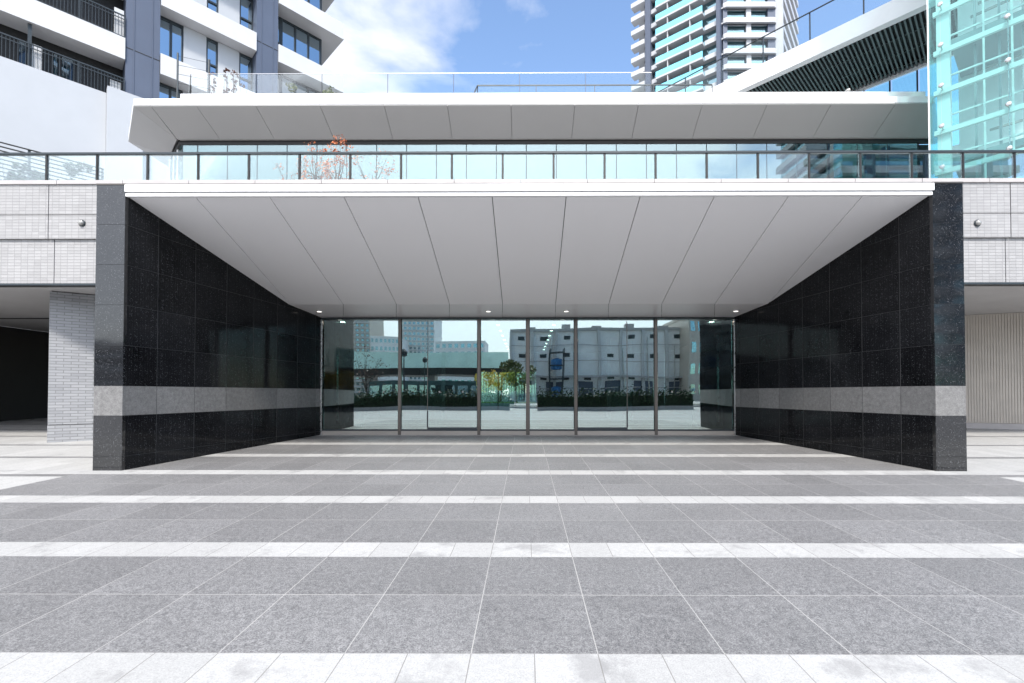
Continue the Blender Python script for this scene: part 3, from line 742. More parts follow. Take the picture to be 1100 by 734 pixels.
# main wall behind the bands
MB().box(LW, -1.0, REC + .35, 14, -1, levels[-1] + 5, 'dark_room').build('inner_core', ap)
MB().box(X2b + .001, -1.05, REC + .25, REC + .349, -1, zR2 - .4, 'white_wall').build('base_wall', ap)
for xa_, xb_ in ((X1a, X1b), (X2a, X2b)):
    m1 = MB().box(xa_, xb_, .08, REC + 1.2, -1, levels[-1] + 5, 'blue_pillar')
    for z in levels: m1.box(xa_ + .002, xb_ - .002, .066, .0795, z + .62, z + .65, 'joint')
    m1.box(xa_ + (xb_ - xa_) * .22, xa_ + (xb_ - xa_) * .25, .06, .0795, -1, levels[-1] + 5, 'blue_pillar').box(xa_ + (xb_ - xa_) * .76, xa_ + (xb_ - xa_) * .79, .06, .0795, -1, levels[-1] + 5, 'blue_pillar')
    m1.build('pillar', ap)
for z in levels:
    # right bay: wraps round the corner
    MB().prism([(X2b + .02, 0), (0, 0), (0, 14.4), (-1.0, 14.4), (-1.0, REC + .4), (X2b + .02, REC + .4)], z, z + .22, 'white_band').build('floor_slab', ap)
    MB().box(X2b + .02, 0, .0, .2, z + .221, z + BH, 'white_band').box(-.2, 0, .201, 14.4, z + .221, z + BH, 'white_band').build('parapet_band', ap)
    # middle bay
    MB().box(X1b + .02, X2a - .02, 0, REC + .3, z, z + BH, 'white_band').build('parapet_band', ap)
    # left bay slabs (balconies)
    if z > zR2 - 1.5 * ST: MB().box(LW, X1a - .02, 0, REC + .3, z, z + BH, 'white_band').build('parapet_band', ap)
    # right bay ribbon windows
    w0, w1 = X2b + .03, -1.02
    zz0, zz1 = z + BH + .0, z + ST - .02
    wo = MB().box(w0, w1, REC + .3, REC + .33, z + .221, zz1, 'blue_window').build('window', ap)
    fm = MB()
    for f in (0, .14, .17, .45, .73, 1): fm.box(w0 + (w1 - w0) * f - .05, w0 + (w1 - w0) * f + .05, REC + .24, REC + .295, z + .221, zz1, 'dark_metal')
    fm.box(w0 - .05, w1 + .05, REC + .245, REC + .29, zz1 - .1, zz1, 'dark_metal'); fm.box(w0, w0 + .14 * (w1 - w0), REC + .245, REC + .29, z + 1.75, z + 1.83, 'dark_metal')
    fm.build('frame', wo)
    MB().box(-1.0, -.98, REC + .45, 13.9, z + .221, zz1, 'blue_window').build('window', ap)
    # middle bay: white wall with one wide and two narrow windows
    wallb = MB(); holes = [(X1b + .05, apx(199.5)), (apx(226), apx(237.5)), (apx(262), X2a - .02)]
    xcur = X1b
    for h0, h1 in holes:
        if h0 - .03 > xcur: wallb.box(xcur, h0 - .03, REC, REC + .3, z + BH + .001, zz1, 'white_wall')
        xcur = h1 + .03
    wallb.build('wall', ap)
    for i, (h0, h1) in enumerate(holes):
        wo = MB().box(h0, h1, REC + .12, REC + .15, z + BH + .05, zz1 - .1, 'blue_window').build('window', ap)
        fr_ = MB().box(h0 - .03, h0 + .04, REC + .04, REC + .119, z + BH + .0015, zz1, 'dark_metal').box(h1 - .04, h1 + .03, REC + .04, REC + .119, z + BH + .0015, zz1, 'dark_metal')
        fr_.box(h0 + .041, h1 - .041, REC + .04, REC + .118, zz1 - .1, zz1 - .001, 'dark_metal')
        if i == 0: fr_.box((h0 + h1) / 2 - .05, (h0 + h1) / 2 + .05, REC + .04, REC + .117, z + BH + .002, zz1 - .101, 'dark_metal')
        else: fr_.box(h0 + .041, h1 - .041, REC + .04, REC + .117, z + BH + .95, z + BH + 1.03, 'dark_metal')
        fr_.build('frame', wo)
# podium wall of the block and its balcony railings on the left
zlw = UZ(57, 81.3, 19.6)
PT = zR2 - 1 * ST - 1.95
PW = E0.z * 0
zpw = None
r0 = ray(57, 81.5); kx = r0.x / r0.y
tpw = (kx * LD - E0.x) / (.689 - kx * .725); dpw = LD + .725 * tpw
ztop = UZ(57, 81.5, dpw)
MB().box(LW, apx(114.5), -.12, REC + .3, -1, ztop, 'white_wall').build('base_wall', ap)
MB().box(apx(114.5) + .005, X1a + .6, -.5, -.13, -1, UZ(115, 97.3, LD + .725 * apx(114.5)) , 'white_wall').build('screen_wall', ap)
MB().box(apx(114.5) + .005, X2b, -.1, .05, -1, zR2 - ST * 2 + .2, 'white_wall').build('lower_wall', ap)
def railing(z0, h, x0, x1, nm='balcony_railing'):
    m1 = MB(); m1.box(x0, x1, .02, .07, z0 + h - .05, z0 + h, 'dark_metal').box(x0, x1, .03, .06, z0 + h - .2, z0 + h - .17, 'dark_metal').box(x0, x1, .03, .06, z0 + .03, z0 + .06, 'dark_metal')
    n = int((x1 - x0) / .11)
    for i in range(n): m1.box(x0 + i * .11 - .009, x0 + i * .11 + .009, .036, .054, z0, z0 + h - .03, 'dark_metal')
    for i in range(int((x1 - x0) / 1.5) + 1): m1.box(x1 - i * 1.5 - .03, x1 - i * 1.5, .01, .08, z0, z0 + h - .001, 'dark_metal')
    return m1.build(nm, ap)
railing(ztop, 1.05, LW, X1a - .03)
zb2 = zR2 - ST + BH
railing(zb2, 1.05, LW, X1a - .03)
def partition(pxa, pxb, z0, h, nm='balcony_partition'):
    MB().box(apx(pxa), apx(pxb), .2, .24, z0, z0 + h, 'white_band').build(nm, ap)
partition(119, 131, ztop - .1, .95); partition(34, 45, ztop - .2, 1.35); partition(122.5, 133, zb2, 1.35)
MB().box(apx(29), apx(29) + .12, .15, .27, ztop - .2, zb2 - BH, 'dark_metal').build('drain_pipe', ap)
for a, b in ((19, 27), (58, 62), (67, 79)): MB().box(apx(a), apx(b), REC + .31, REC + .34, ztop - .6, ztop + 1.5, 'blue_window').build('window', ap)

# ================================================================== RIGHT TOWER
TD = 96.0
tw = thing('residential_tower', 'tall white residential tower with cyan glass balconies far behind the roof on the right', 'building', (UX(776, 60, TD), TD, 0))
Bp = Vector((UX(776, 60, TD), TD)); Cp = Vector((UX(834.5, 60, TD), TD))
Ap = Bp + Vector((-.782, .623)) * 17.3; Dp = Cp + Vector((.636, .772)) * 22
poly = [Ap, Bp, Cp, Dp, Dp + Vector((-18, 16)), Ap + Vector((4, 22))]
def off(poly_, d):
    n = len(poly_); res = []
    for i in range(n):
        p0, p1, p2 = poly_[i - 1], poly_[i], poly_[(i + 1) % n]
        e1_, e2_ = (p1 - p0).normalized(), (p2 - p1).normalized(); n1, n2 = Vector((e1_.y, -e1_.x)), Vector((e2_.y, -e2_.x))
        b = (n1 + n2).normalized(); res.append(p1 + b * d / max(.35, b.dot(n1)))
    return res
def T(mb_, nm, par=tw):
    o = mb_.build(nm, par); o.matrix_parent_inverse = Tr(-tw.location); return o
fz = UZ(800, 25.8, TD); FH = UZ(800, 25.8, TD) - UZ(800, 42.3, TD)
lowest = fz - 9 * FH
T(MB().prism([tuple(p) for p in off(poly, -.6)], -1, fz + 8 * FH, 'far_window'), 'glazed_core')
T(MB().prism([tuple(p) for p in off(poly, -1.2)], -1, fz + 8 * FH - .1, 'white_wall'), 'inner_core')
T(MB().prism([tuple(p) for p in off(poly, .15)], -1, lowest - .1, 'white_wall'), 'lower_storeys')
eL = (Bp - Ap).normalized(); nL = Vector((eL.y, -eL.x))
eR = (Dp - Cp).normalized(); nR = Vector((eR.y, -eR.x))
def along(px):                                  # distance from B back along the left face
    r = ray(px, 60); k_ = r.x / r.y; d = -eL
    return (k_ * Bp.y - Bp.x) / (d.x - k_ * d.y)
tb0, tb1 = along(757), along(707); tpl0, tpl1 = along(771), along(775); tq0, tq1 = along(695), along(700.5)
def strip(e0_, t0, t1, n0, n1, o, z0, z1, m, mb_, d=None, nn=None):
    d = d or -eL; nn = nn or nL
    p = [o + d * t0 + nn * n0, o + d * t1 + nn * n0, o + d * t1 + nn * n1, o + d * t0 + nn * n1]
    mb_.prism([tuple(q) for q in p], z0, z1, m); return mb_
for k in range(-9, 8):
    z = fz + k * FH
    bp2 = off(poly, .55)
    T(MB().prism([tuple(p) for p in poly], z - .0, z + .3, 'tower_band'), 'floor_slab')
    # white parapet bands: front bay with rounded corners, right face, left face
    m1 = MB(); cc = (Bp + Cp) / 2; hw = (Cp - Bp).length / 2
    prof = [(-hw + .1, .3), (-hw + .15, -.2), (-hw + .7, -.55), (hw - .7, -.55), (hw - .15, -.2), (hw - .1, .3)]
    m1.prism([(cc.x + a, cc.y + b) for a, b in prof], z, z + 1.0, 'tower_band'); T(m1, 'balcony_band')
    T(strip(0, .3, 20.5, .02, .9, Cp, z, z + 1.15, 'tower_band', MB(), eR, nR), 'parapet_band')
    T(strip(0, tb0 - .2, tpl0 + .1, .02, .5, Bp, z, z + 1.0, 'tower_band', MB()), 'parapet_band')
    T(strip(0, tq1, tb1 + .1, .02, .5, Bp, z, z + 1.0, 'tower_band', MB()), 'parapet_band')
    T(strip(0, tq0 + .1, tq0 + 3.4, -.6, 1.3, Bp, z, z + 1.05, 'tower_band', MB()), 'balcony_band')
    # long cyan glass balcony on the left face
    bs = T(strip(0, tb0, tb1, .02, 1.5, Bp, z, z + .4, 'tower_band', MB()), 'balcony')
    strip(0, tb0, tb1, 1.42, 1.47, Bp, z + .401, z + 1.7, 'cyan_rail', MB()).build('glass_panel', bs)
    m1 = MB()
    for f in (.26, .74): strip(0, tb0 + (tb1 - tb0) * f - .08, tb0 + (tb1 - tb0) * f + .08, .1, 1.38, Bp, z + .401, z + FH - .01, 'tower_band', m1)
    m1.build('partition', bs)
    # wall pieces between the windows of the front bay
    m1 = MB()
    for a, b in ((-hw + .2, -hw + 1.1), (-.6, .4), (hw - 1.8, hw - .2)):
        m1.box(cc.x + a, cc.x + b, cc.y + .05, cc.y + .55, z + .36, z + FH - .01, 'blue_pillar' if a != -.6 else 'white_wall')
    T(m1, 'wall')
m1 = strip(0, tpl0 + 0, tpl1 - .0, -.5, 1.0, Bp, -1, fz + 8 * FH, 'blue_pillar', MB()) if tpl0 < tpl1 else strip(0, tpl1, tpl0, -.5, 1.0, Bp, -1, fz + 8 * FH, 'blue_pillar', MB())
T(m1, 'pillar')
T(strip(0, min(tq0, tq1), max(tq0, tq1), -.5, 1.0, Bp, -1, fz + 8 * FH, 'blue_pillar', MB()), 'pillar')
T(strip(0, -.1, .5, -.5, 1.2, Cp, -1, fz + 8 * FH, 'white_wall', MB(), eR, nR), 'pillar')

# ================================================================== RAISED TERRACE WING (louvred underside, sloping away to the left)
WD0 = 18.75
w0 = U(786, 101.6, WD0)
wz = w0.z
def at_z(px, py, z):
    r = ray(px, py); t = (z - CZ) / r.z; return Vector((r.x * t, r.y * t, z))
w1 = at_z(996.5, 4.5, wz)
we = Vector((w1.x - w0.x, w1.y - w0.y)).normalized()
wing = thing('terrace_wing', 'raised terrace wing with white edge and dark louvred underside beside the cyan glass tower', 'building', (w0.x, w0.y, wz), math.atan2(we.y, we.x))
# local: x along the edge towards the viewer, y away from the viewer
far = at_z(997, 68.5, wz); dv = Vector((far.x - w0.x, far.y - w0.y)); WW = abs(we.x * dv.y - we.y * dv.x)
LA, LBx = -22.0, (w1 - w0).length + 3.5
hb = .42
MB().box(LA, LBx, -.02, .25, 0, hb, 'upper_fascia').build('edge_beam', wing)
MB().box(LA, LBx, .0, .06, hb + .004, hb + .25, 'upper_fascia').build('kerb', wing)
MB().box(LA, LBx, .26, WW + .3, hb - .12, hb, 'dark_room').build('deck', wing)
lv = MB(); x = LA
while x < LBx:
    lv.box(x, x + .05, .262, WW, .06, .13, 'slat'); x += .13
lv.build('louvres', wing)
lr = MB()
for f in (.02, .34, .66, .98): lr.box(LA, LBx, .262 + (WW - .34) * f, .262 + (WW - .34) * f + .04, .132, .18, 'slat')
lr.build('louvre_rail', wing)
MB().box(LA, LBx, WW + .002, WW + .1, -.03, .299, 'upper_fascia').build('rear_trim', wing)
zw0 = RZ - wz
for i in range(16):
    a = LBx - i * .82
    MB().box(a - .77, a - .05, WW + .12, WW + .14, zw0 + .3, -.04, 'tower_glass').build('window', wing)
    MB().box(a - .048, a + .0, WW + .08, WW + .18, zw0 + .3, -.04, 'dark_metal').build('window_post', wing)
MB().box(LBx - 15, LBx, WW + .0, WW + .25, zw0 - .2, zw0 + .55, 'upper_fascia').build('sill', wing)
# its glass balustrade
r_top = at_z(870, 8.6, wz); 
zz_t = UZ(786, 55.3, WD0) - wz
wb_ = thing('glass_balustrade', 'tall sloping looking glass balustrade on the white edge of the raised terrace wing', 'balustrade', (w0.x, w0.y, wz + hb), math.atan2(we.y, we.x))
zt2 = zz_t - hb
MB().box(LA, LBx, .085, .125, zt2 - .03, zt2, 'dark_metal').build('handrail', wb_)
MB().box(LA, LBx, .075, .115, .262, .29, 'dark_metal').build('bottom_rail', wb_)
n = 24; sp = 1.62
x = LBx - .3
while x > LA:
    MB().box(x - .02, x + .02, .125, .165, -.3, zt2 - .031, 'dark_metal').build('post', wb_)
    MB().box(x - sp + .03, x - .03, .094, .106, .3, zt2 - .033, 'roof_glass').build('glass_pane', wb_)
    x -= sp

# ================================================================== CYAN GLASS TOWER (right edge)
gA = U(998.5, 100, 12.0)
gt = thing('glass_stair_tower', 'cyan glass curtain wall tower with steel spider fittings at the right edge above the terrace', 'building', (gA.x, gA.y, 0), math.atan2(-495, 431))
GT0, GTT = TF, 24.0
zfit0 = at_z  # fittings
fx = [.0]
def gx(px):
    r = ray(px, 60); k_ = r.x / r.y; ex, ey = 431 / 656.3, -495 / 656.3
    return (k_ * gA.y - gA.x) / (ex - k_ * ey)
c1, c2 = gx(1010.4), gx(1082.6)
zfit = UZ(1010.4, 48.5, gA.y - c1 * .754); dzf = zfit - UZ(1010.4, 92, gA.y - c1 * .754)
GW = c1 + 2 * (c2 - c1) + .3
fzs = [zfit + dzf * i for i in range(-6, 8)]
cols = [0, c1, c2, c2 + (c2 - c1), GW]
# glass panes, front (visible) and side
for a, b in zip(cols, cols[1:]):
    for z0, z1 in zip([GT0] + fzs, fzs + [GTT]):
        if z1 - z0 > .05 and z0 >= GT0 - .01: MB().box(a + .004, b - .004, 0, .012, z0 + .004, z1 - .004, 'tower_glass').build('glass_pane', gt)
MB().box(-.03, -.002, -.02, .08, GT0, GTT, 'fascia').build('corner_trim', gt)
for z0, z1 in zip([GT0] + fzs[::3], fzs[::3] + [GTT]): MB().box(-.014, -.002, .085, 4.0, z0 + .004, z1 - .004, 'tower_glass').build('side_pane', gt)
sf = MB()
ax = Matrix.Rotation(R(90), 4, 'X')
for cx_ in (c1, c2, c2 + (c2 - c1)):
    for z in fzs:
        if z < GT0: continue
        MB().lathe([(.05, -.02), (.058, .0), (.058, .025), (.04, .04), (.012, .045)], Tr((cx_, -.002, z)) @ ax, 'steel', 12).tube([(cx_, .02, z), (cx_, .3, z)], .018, 'steel', 6).build('spider_fitting', gt)
# white frame behind the glass
MB().box(c1 - .12, c1 + .14, .32, .58, GT0, GTT, 'fascia').box(c2 + .55, c2 + .75, .32, .5, GT0, GTT, 'fascia').build('column', gt)
MB().tube([(c2, .2, GT0), (c2, .2, GTT)], .012, 'steel', 6).build('tension_rod', gt)
tr_ = MB()
for z in fzs:
    if z < GT0: continue
    tr_.box(.05, GW, .24, .32, z - .1, z + .02, 'fascia')
tr_.build('transom', gt)
ins = MB()
for i, z in enumerate(fzs):
    if z < GT0: continue
    if i % 3 == 0: ins.box(.35, GW, .7, 3.6, z + .25, z + .42, 'white_wall')
ins.build('landing', gt)
inn_ = MB()
random.seed(11)
for x in (.75, 1.2, 1.62, 2.3, 2.75): inn_.box(x, x + .05, 1.1, 1.2, GT0, GTT, 'white_wall')
for z in fzs:
    for q in range(3):
        a = random.uniform(.5, 2.2); zz_ = z + random.uniform(.1, .9); inn_.box(a, a + random.uniform(.4, 1.1), 1.22 + q * .2, 1.27 + q * .2, zz_, zz_ + .05, 'grey_ceiling')
inn_.build('inner_framing', gt)
grid = MB()
for x in (.95, 1.45, 1.95, 2.5, 3.0): grid.box(x, x + .04, .62, .66, GT0, GTT, 'fascia')
for z in fzs:
    if z >= GT0: grid.box(.3, GW, .661, .70, z + .50, z + .54, 'fascia')
grid.build('inner_grid', gt)
MB().box(.3, GW, 3.9, 3.92, GT0, GTT, 'tower_glass').build('rear_glass', gt)
MB().box(.3, GW - .3, 2.6, 2.75, GT0, GTT, 'fascia').build('inner_wall', gt)
MB().box(0, GW, .02, 3.9, GTT, GTT + .3, 'fascia').build('roof', gt)

# ================================================================== THINGS ON THE TERRACE: louvre screen, shrubs, autumn tree
sD = 11.0; s0 = U(38, 162, sD)
scr = thing('louvre_screen', 'screen of dark horizontal slats behind the terrace glass at the far left', 'screen', (s0.x, s0.y, TF), math.atan2(.725, .689))
zs1 = s0.z - TF
slm = MB(); i = 0
while zs1 - i * .098 > .05:
    slm.box(-2.6, 1.23, 0, .035, zs1 - i * .098 - .022, zs1 - i * .098, 'black_metal'); i += 1
slm.build('slats', scr)
for x in (-2.5, -1.3, -.1, 1.2): MB().box(x - .025, x + .025, .037, .085, 0, zs1 - .01, 'slat').build('post', scr)

def blob(c, r, n):
    res = []
    while len(res) < n:
        v = Vector([random.uniform(-1, 1) for _ in range(3)])
        if v.length < 1 and random.random() < .25 + v.length: res.append(Vector(c) + Vector((v.x * r[0], v.y * r[1], v.z * r[2])))
    return res
def shrub(name, label, base, h, w, mat, n, leaf, group=None, clumps=6, stems=4, cat='shrub', trunk_r=.012, low=.3):
    t = thing(name, label, cat, base, random.uniform(0, 6), group)
    ms, ml = MB(), MB()
    for s_ in range(stems):
        a = random.uniform(0, 6.28); p = Vector((0, 0, 0)); pts = [p.copy()]
        tgt = Vector((math.cos(a) * w * random.uniform(.2, .8), math.sin(a) * w * random.uniform(.2, .8), h * random.uniform(.7, .95)))
        for f in (.35, .7, 1): pts.append(tgt * f + Vector((random.gauss(0, .03) * w, random.gauss(0, .03) * w, 0)))
        ms.tube(pts, [trunk_r, trunk_r * .8, trunk_r * .55, trunk_r * .3], 'bark', 6)
    for c in range(clumps):
        a = random.uniform(0, 6.28); rr = w * math.sqrt(random.random()) * .75; z = h * random.uniform(low, .95)
        s_ = w * random.uniform(.25, .45)
        ml.leaves(blob((math.cos(a) * rr, math.sin(a) * rr, z), (s_, s_, s_ * .8), n // clumps), leaf, mat)
    ms.build('stem', t); ml.build('foliage', t, fix=False)
    return t
def tree(name, label, base, h, crown_r, crown_z, mat, n, leaf, trunk_r, group=None, clumps=14, limbs=7, cat='tree'):
    t = thing(name, label, cat, base, 0, group)
    ms, ml = MB(), MB()
    top = Vector((random.gauss(0, .05) * h, random.gauss(0, .05) * h, h * .75))
    ms.tube([(0, 0, -.05), tuple(top * .35 + Vector((.02 * h, 0, 0))), tuple(top * .7), tuple(top)], [trunk_r, trunk_r * .75, trunk_r * .5, trunk_r * .2], 'bark', 8)
    for i in range(limbs):
        a = i * 2.4 + random.uniform(-.3, .3); st = top * random.uniform(.4, .9)
        e = Vector((math.cos(a) * crown_r * random.uniform(.5, .95), math.sin(a) * crown_r * random.uniform(.5, .95), random.uniform(crown_z, h * .95)))
        mid_ = (st + e) / 2 + Vector((0, 0, -.04 * h))
        ms.tube([tuple(st), tuple(mid_), tuple(e)], [trunk_r * .4, trunk_r * .25, trunk_r * .08], 'bark', 6)
        ml.leaves(blob(e, (crown_r * .34,) * 2 + (crown_r * .28,), n // (clumps + limbs)), leaf, mat)
    for c in range(clumps):
        a = random.uniform(0, 6.28); rr = crown_r * math.sqrt(random.random()) * .85
        z = random.uniform(crown_z, h); s_ = crown_r * random.uniform(.2, .38)
        cpt = Vector((math.cos(a) * rr, math.sin(a) * rr, z)); st = top * random.uniform(.35, .85)
        ms.tube([tuple(st), tuple((st + cpt) / 2 + Vector((random.gauss(0, .04), random.gauss(0, .04), -.03)) * crown_r), tuple(cpt)], [trunk_r * .28, trunk_r * .18, trunk_r * .07], 'bark', 5)
        for q in range(4):
            e = cpt + Vector((random.gauss(0, 1), random.gauss(0, 1), random.gauss(.3, .8))) * s_ * .7
            ms.tube([tuple(cpt), tuple(e)], [trunk_r * .1, trunk_r * .04], 'bark', 4)
        ml.leaves(blob(cpt, (s_, s_, s_ * .75), n // (clumps + limbs)), leaf, mat)
    ms.build('trunk', t); ml.build('crown', t, fix=False)
    return t
# autumn maples behind the glass
random.seed(21)
def maple(px, pyt, d, w, label, n):
    p = U(px, 190, d); zt = UZ(px, pyt, d)
    return tree('maple_tree', label, (p.x, d, TF), zt - TF, w, (zt - TF) * .35, 'orange_leaf', int(n * 1.1), .023, .03, 'young maples on the terrace', clumps=14, limbs=9)
maple(359, 149, 10.2, .42, 'orange leaved young maple rising above the terrace handrail, tallest of its group', 900)
maple(338, 160, 10.5, .42, 'orange leaved young maple whose tip just clears the terrace handrail', 520)
maple(396, 168, 10.4, .62, 'bare pinkish young maple behind the terrace glass, right of the tallest one', 420)
maple(312, 175, 10.6, .45, 'small pinkish maple behind the terrace glass, leftmost of its group', 260)
random.seed(5)
for px, d, h_, lab in ((14, 11.6, 2.45, 'dark leafy shrub behind the slatted screen at the far left edge'), (30, 11.9, 2.3, 'dark leafy shrub behind the slatted screen, next to the leftmost one'), (70, 12.5, 2.6, 'dark leafy shrub behind the middle of the slatted screen'),
                       (84, 12.6, 2.85, 'tallest dark leafy shrub behind the slatted screen'), (104, 13.0, 2.6, 'dark leafy shrub behind the right end of the slatted screen')):
    p = U(px, 190, d)
    shrub('terrace_shrub', lab, (p.x, d, TF), h_, .42, 'green_leaf', 520, .05, 'dark shrubs behind the slatted screen', low=.6)
# plants on the upper roof
random.seed(9)
for px, py, lab in ((229, 74, 'russet upright plant on the upper roof beside the fence post'), (243, 70, 'tallest russet upright plant on the upper roof'), (252, 74, 'russet upright plant on the upper roof, right of the tallest one'),
                    (262, 85, 'short russet plant on the upper roof, rightmost of its row')):
    d = 15.2; p = U(px, 100, d); zt = UZ(px, py, d)
    shrub('roof_plant', lab, (p.x, d, RZ), zt - RZ, .13, 'red_leaf', 620, .026, 'russet plants on the upper roof', clumps=36, stems=6, low=.1)
for px, py, lab in ((294, 96.5, 'low olive shrub on the upper roof beside the blue pillar'), (318, 96, 'low olive shrub on the upper roof below the corner windows'), (352, 96.5, 'low olive shrub on the upper roof at the corner of the white block')):
    d = 14.9; p = U(px, 100, d); zt = UZ(px, py, d)
    shrub('roof_shrub', lab, (p.x, d, RZ), zt - RZ, .45, 'olive_leaf', 420, .045, 'low shrubs on the upper roof', low=.5)
# floodlight on the roof edge at the right
fp = U(910, 100, 13.6)
fl_ = thing('floodlight', 'small white floodlight on the roof edge under the louvred wing', 'lamp', (fp.x, 13.6, RZ))
MB().tube([(0, 0, 0), (0, 0, fp.z - RZ + .0)], .015, 'dark_metal', 6).build('stand', fl_)
MB().lathe([(.02, -.06), (.06, -.02), (.07, .05), (.06, .06)], Tr((0, 0, fp.z - RZ + .05)) @ Matrix.Rotation(R(70), 4, 'Y'), 'frost', 12).build('lamp_head', fl_)

# ================================================================== ACROSS THE STREET (behind the photographer; seen mirrored in the glass)
VD = 2 * DOOR_Y
def V(px, py, D):                                # where a thing stands whose mirror image is at this pixel
    p = U(px, py, VD + D); return Vector((p.x, -D, p.z))
def vbuilding(name, label, pxa, pxb, py_top, D, depth, mat, storeys, cols_, win='far_window', cat='building', band=None):
    a, b = V(pxa, 400, D), V(pxb, 400, D); zt = V(pxa, py_top, D).z
    t = thing(name, label, cat, ((a.x + b.x) / 2, -D, zb))
    hw = (b.x - a.x) / 2; H = zt - zb
    MB().box(-hw, hw, -depth, 0, -.2, H, mat).build('wall', t)
    MB().box(-hw - .15, hw + .15, -depth - .1, .15, H + .002, H + .5, mat).build('parapet', t)
    fh = H / storeys; cw = 2 * hw / cols_
    for s_ in range(storeys):
        m1 = MB()
        for c in range(cols_): m1.box(-hw + cw * (c + .22), -hw + cw * (c + .78), .004, .05, fh * (s_ + .3), fh * (s_ + .78), win)
        m1.build('window_row', t)
        if band: MB().box(-hw, hw, .052, .9, fh * s_ + fh * .9, fh * s_ + fh * 1.15, band).build('balcony_band', t)
    return t
# white warehouse
wa_, wb2 = V(549, 400, 60), V(738, 400, 60); wzt = V(600, 356, 60).z
wh = thing('warehouse', 'white warehouse with ribbed bays mirrored in the right half of the entrance glass', 'building', ((wa_.x + wb2.x) / 2, -60, zb))
hw = (wb2.x - wa_.x) / 2; H = wzt - zb
MB().box(-hw, hw, -18, 0, -.2, H, 'paint').build('wall', wh)
MB().box(-hw - .2, hw + .2, -18, .4, H + .002, H + .5, 'grey_ceiling').build('parapet', wh)
for i in range(9): MB().box(-hw + i * hw / 4 - .25, -hw + i * hw / 4 + .25, .003, .5, 0, H, 'white_band').build('pilaster', wh)
for i in range(8):
    for zf_ in (.3, .62, .88):
        if random.random() < .75: MB().box(-hw + (i + .35) * hw / 4, -hw + (i + .65) * hw / 4, .003, .08, H * zf_, H * zf_ + .7, 'dark_metal').build('window', wh)
MB().box(-hw, hw, .505, 1.8, H * .33, H * .33 + .3, 'grey_ceiling').build('loading_canopy', wh)
for f in (.18, .56, .79): MB().box(-hw, hw, .506, .56, H * f, H * f + .12, 'grey_ceiling').build('string_course', wh)
for i in range(7): MB().tube([(-hw + (i + .62) * hw / 3.6, .16, .1), (-hw + (i + .62) * hw / 3.6, .16, H * random.uniform(.6, .98))], .09, 'steel', 6).build('downpipe', wh)
for i in range(5): MB().box(-hw + 3 + i * 6, -hw + 4.6 + i * 6, -4, -2.5, H + .5, H + 1.2 + .5 * (i % 2), 'grey_ceiling').build('roof_unit', wh)
for i in range(6): MB().box(-hw + (i + .2) * hw / 3, -hw + (i + .8) * hw / 3, .004, .12, .2, H * .28, 'blue_pillar').build('loading_door', wh)
bt = V(598, 430, 57)
fs_ = thing('stair_tower', 'open dark stair tower with blue tanks mirrored beside the middle door', 'stair tower', (bt.x, -57, zb))
for i in range(4): MB().box(-1.2, 1.2, -1.2, 1.2, 1.6 + i * 2.2, 1.75 + i * 2.2, 'dark_metal').build('landing', fs_)
for sx_ in (-1, 1):
    for sy_ in (-1, 1): MB().box(sx_ * 1.1 - .07, sx_ * 1.1 + .07, sy_ * 1.1 - .07, sy_ * 1.1 + .07, 0, 9, 'dark_metal').build('post', fs_)
for z_ in (.3, 5.4): MB().lathe([(.7, z_), (.85, z_ + .1), (.85, z_ + (2.2 if z_ < 1 else 1.7)), (.3, z_ + 2.4 if z_ < 1 else z_ + 1.9)], Matrix.Identity(4), 'blue_tank', 14).build('tank', fs_)
gb = thing('apartment_slab', 'long grey apartment slab mirrored in the lower part of the left granite pier', 'building', (-108, -88, zb))
MB().box(-45, 38, -12, 0, -.2, 13, 'grey_granite').build('wall', gb)
for i in range(4):
    MB().box(-45, 38, .002, 1.2, 2.9 + i * 3, 3.9 + i * 3, 'tower_band').build('balcony_band', gb)
vbuilding('office_block', 'beige office block mirrored at the right end of the entrance glass', 739, 768, 340, 55, 14, 'beige', 4, 3)
vbuilding('low_building', 'pale low building with roof plant mirrored left of centre in the entrance glass', 468, 520, 366, 190, 20, 'paint', 6, 8)
vbuilding('apartment_tower', 'tall banded apartment tower mirrored in the second pane of the entrance glass', 429, 467, 338, 260, 25, 'paint', 16, 8, band='white_band')
vbuilding('apartment_tower', 'brownish apartment tower mirrored in the leftmost pane of the entrance glass', 371, 396, 336, 240, 25, 'beige', 16, 5, band='white_band')
vbuilding('low_building', 'flat grey building mirrored low in the leftmost pane of the entrance glass', 396, 428, 362, 230, 20, 'paint', 7, 7)
# tall banded tower mirrored in the upper windows, right
rt = thing('apartment_tower', 'tall banded residential tower mirrored in the right upper windows', 'building', (71, -62, zb))
MB().box(-16, 13, -9, 0, -.2, 95, 'far_window').build('glazed_core', rt)
for i in range(30): MB().box(-16.8, 13.8, -9.5, 1.2, i * 3.15 + 1.5, i * 3.15 + 2.7, 'white_band').build('balcony_band', rt)
for x in (-12, -2, 8): MB().box(x - .8, x + .8, 1.201, 1.6, 0, 95, 'blue_pillar').build('pillar', rt)
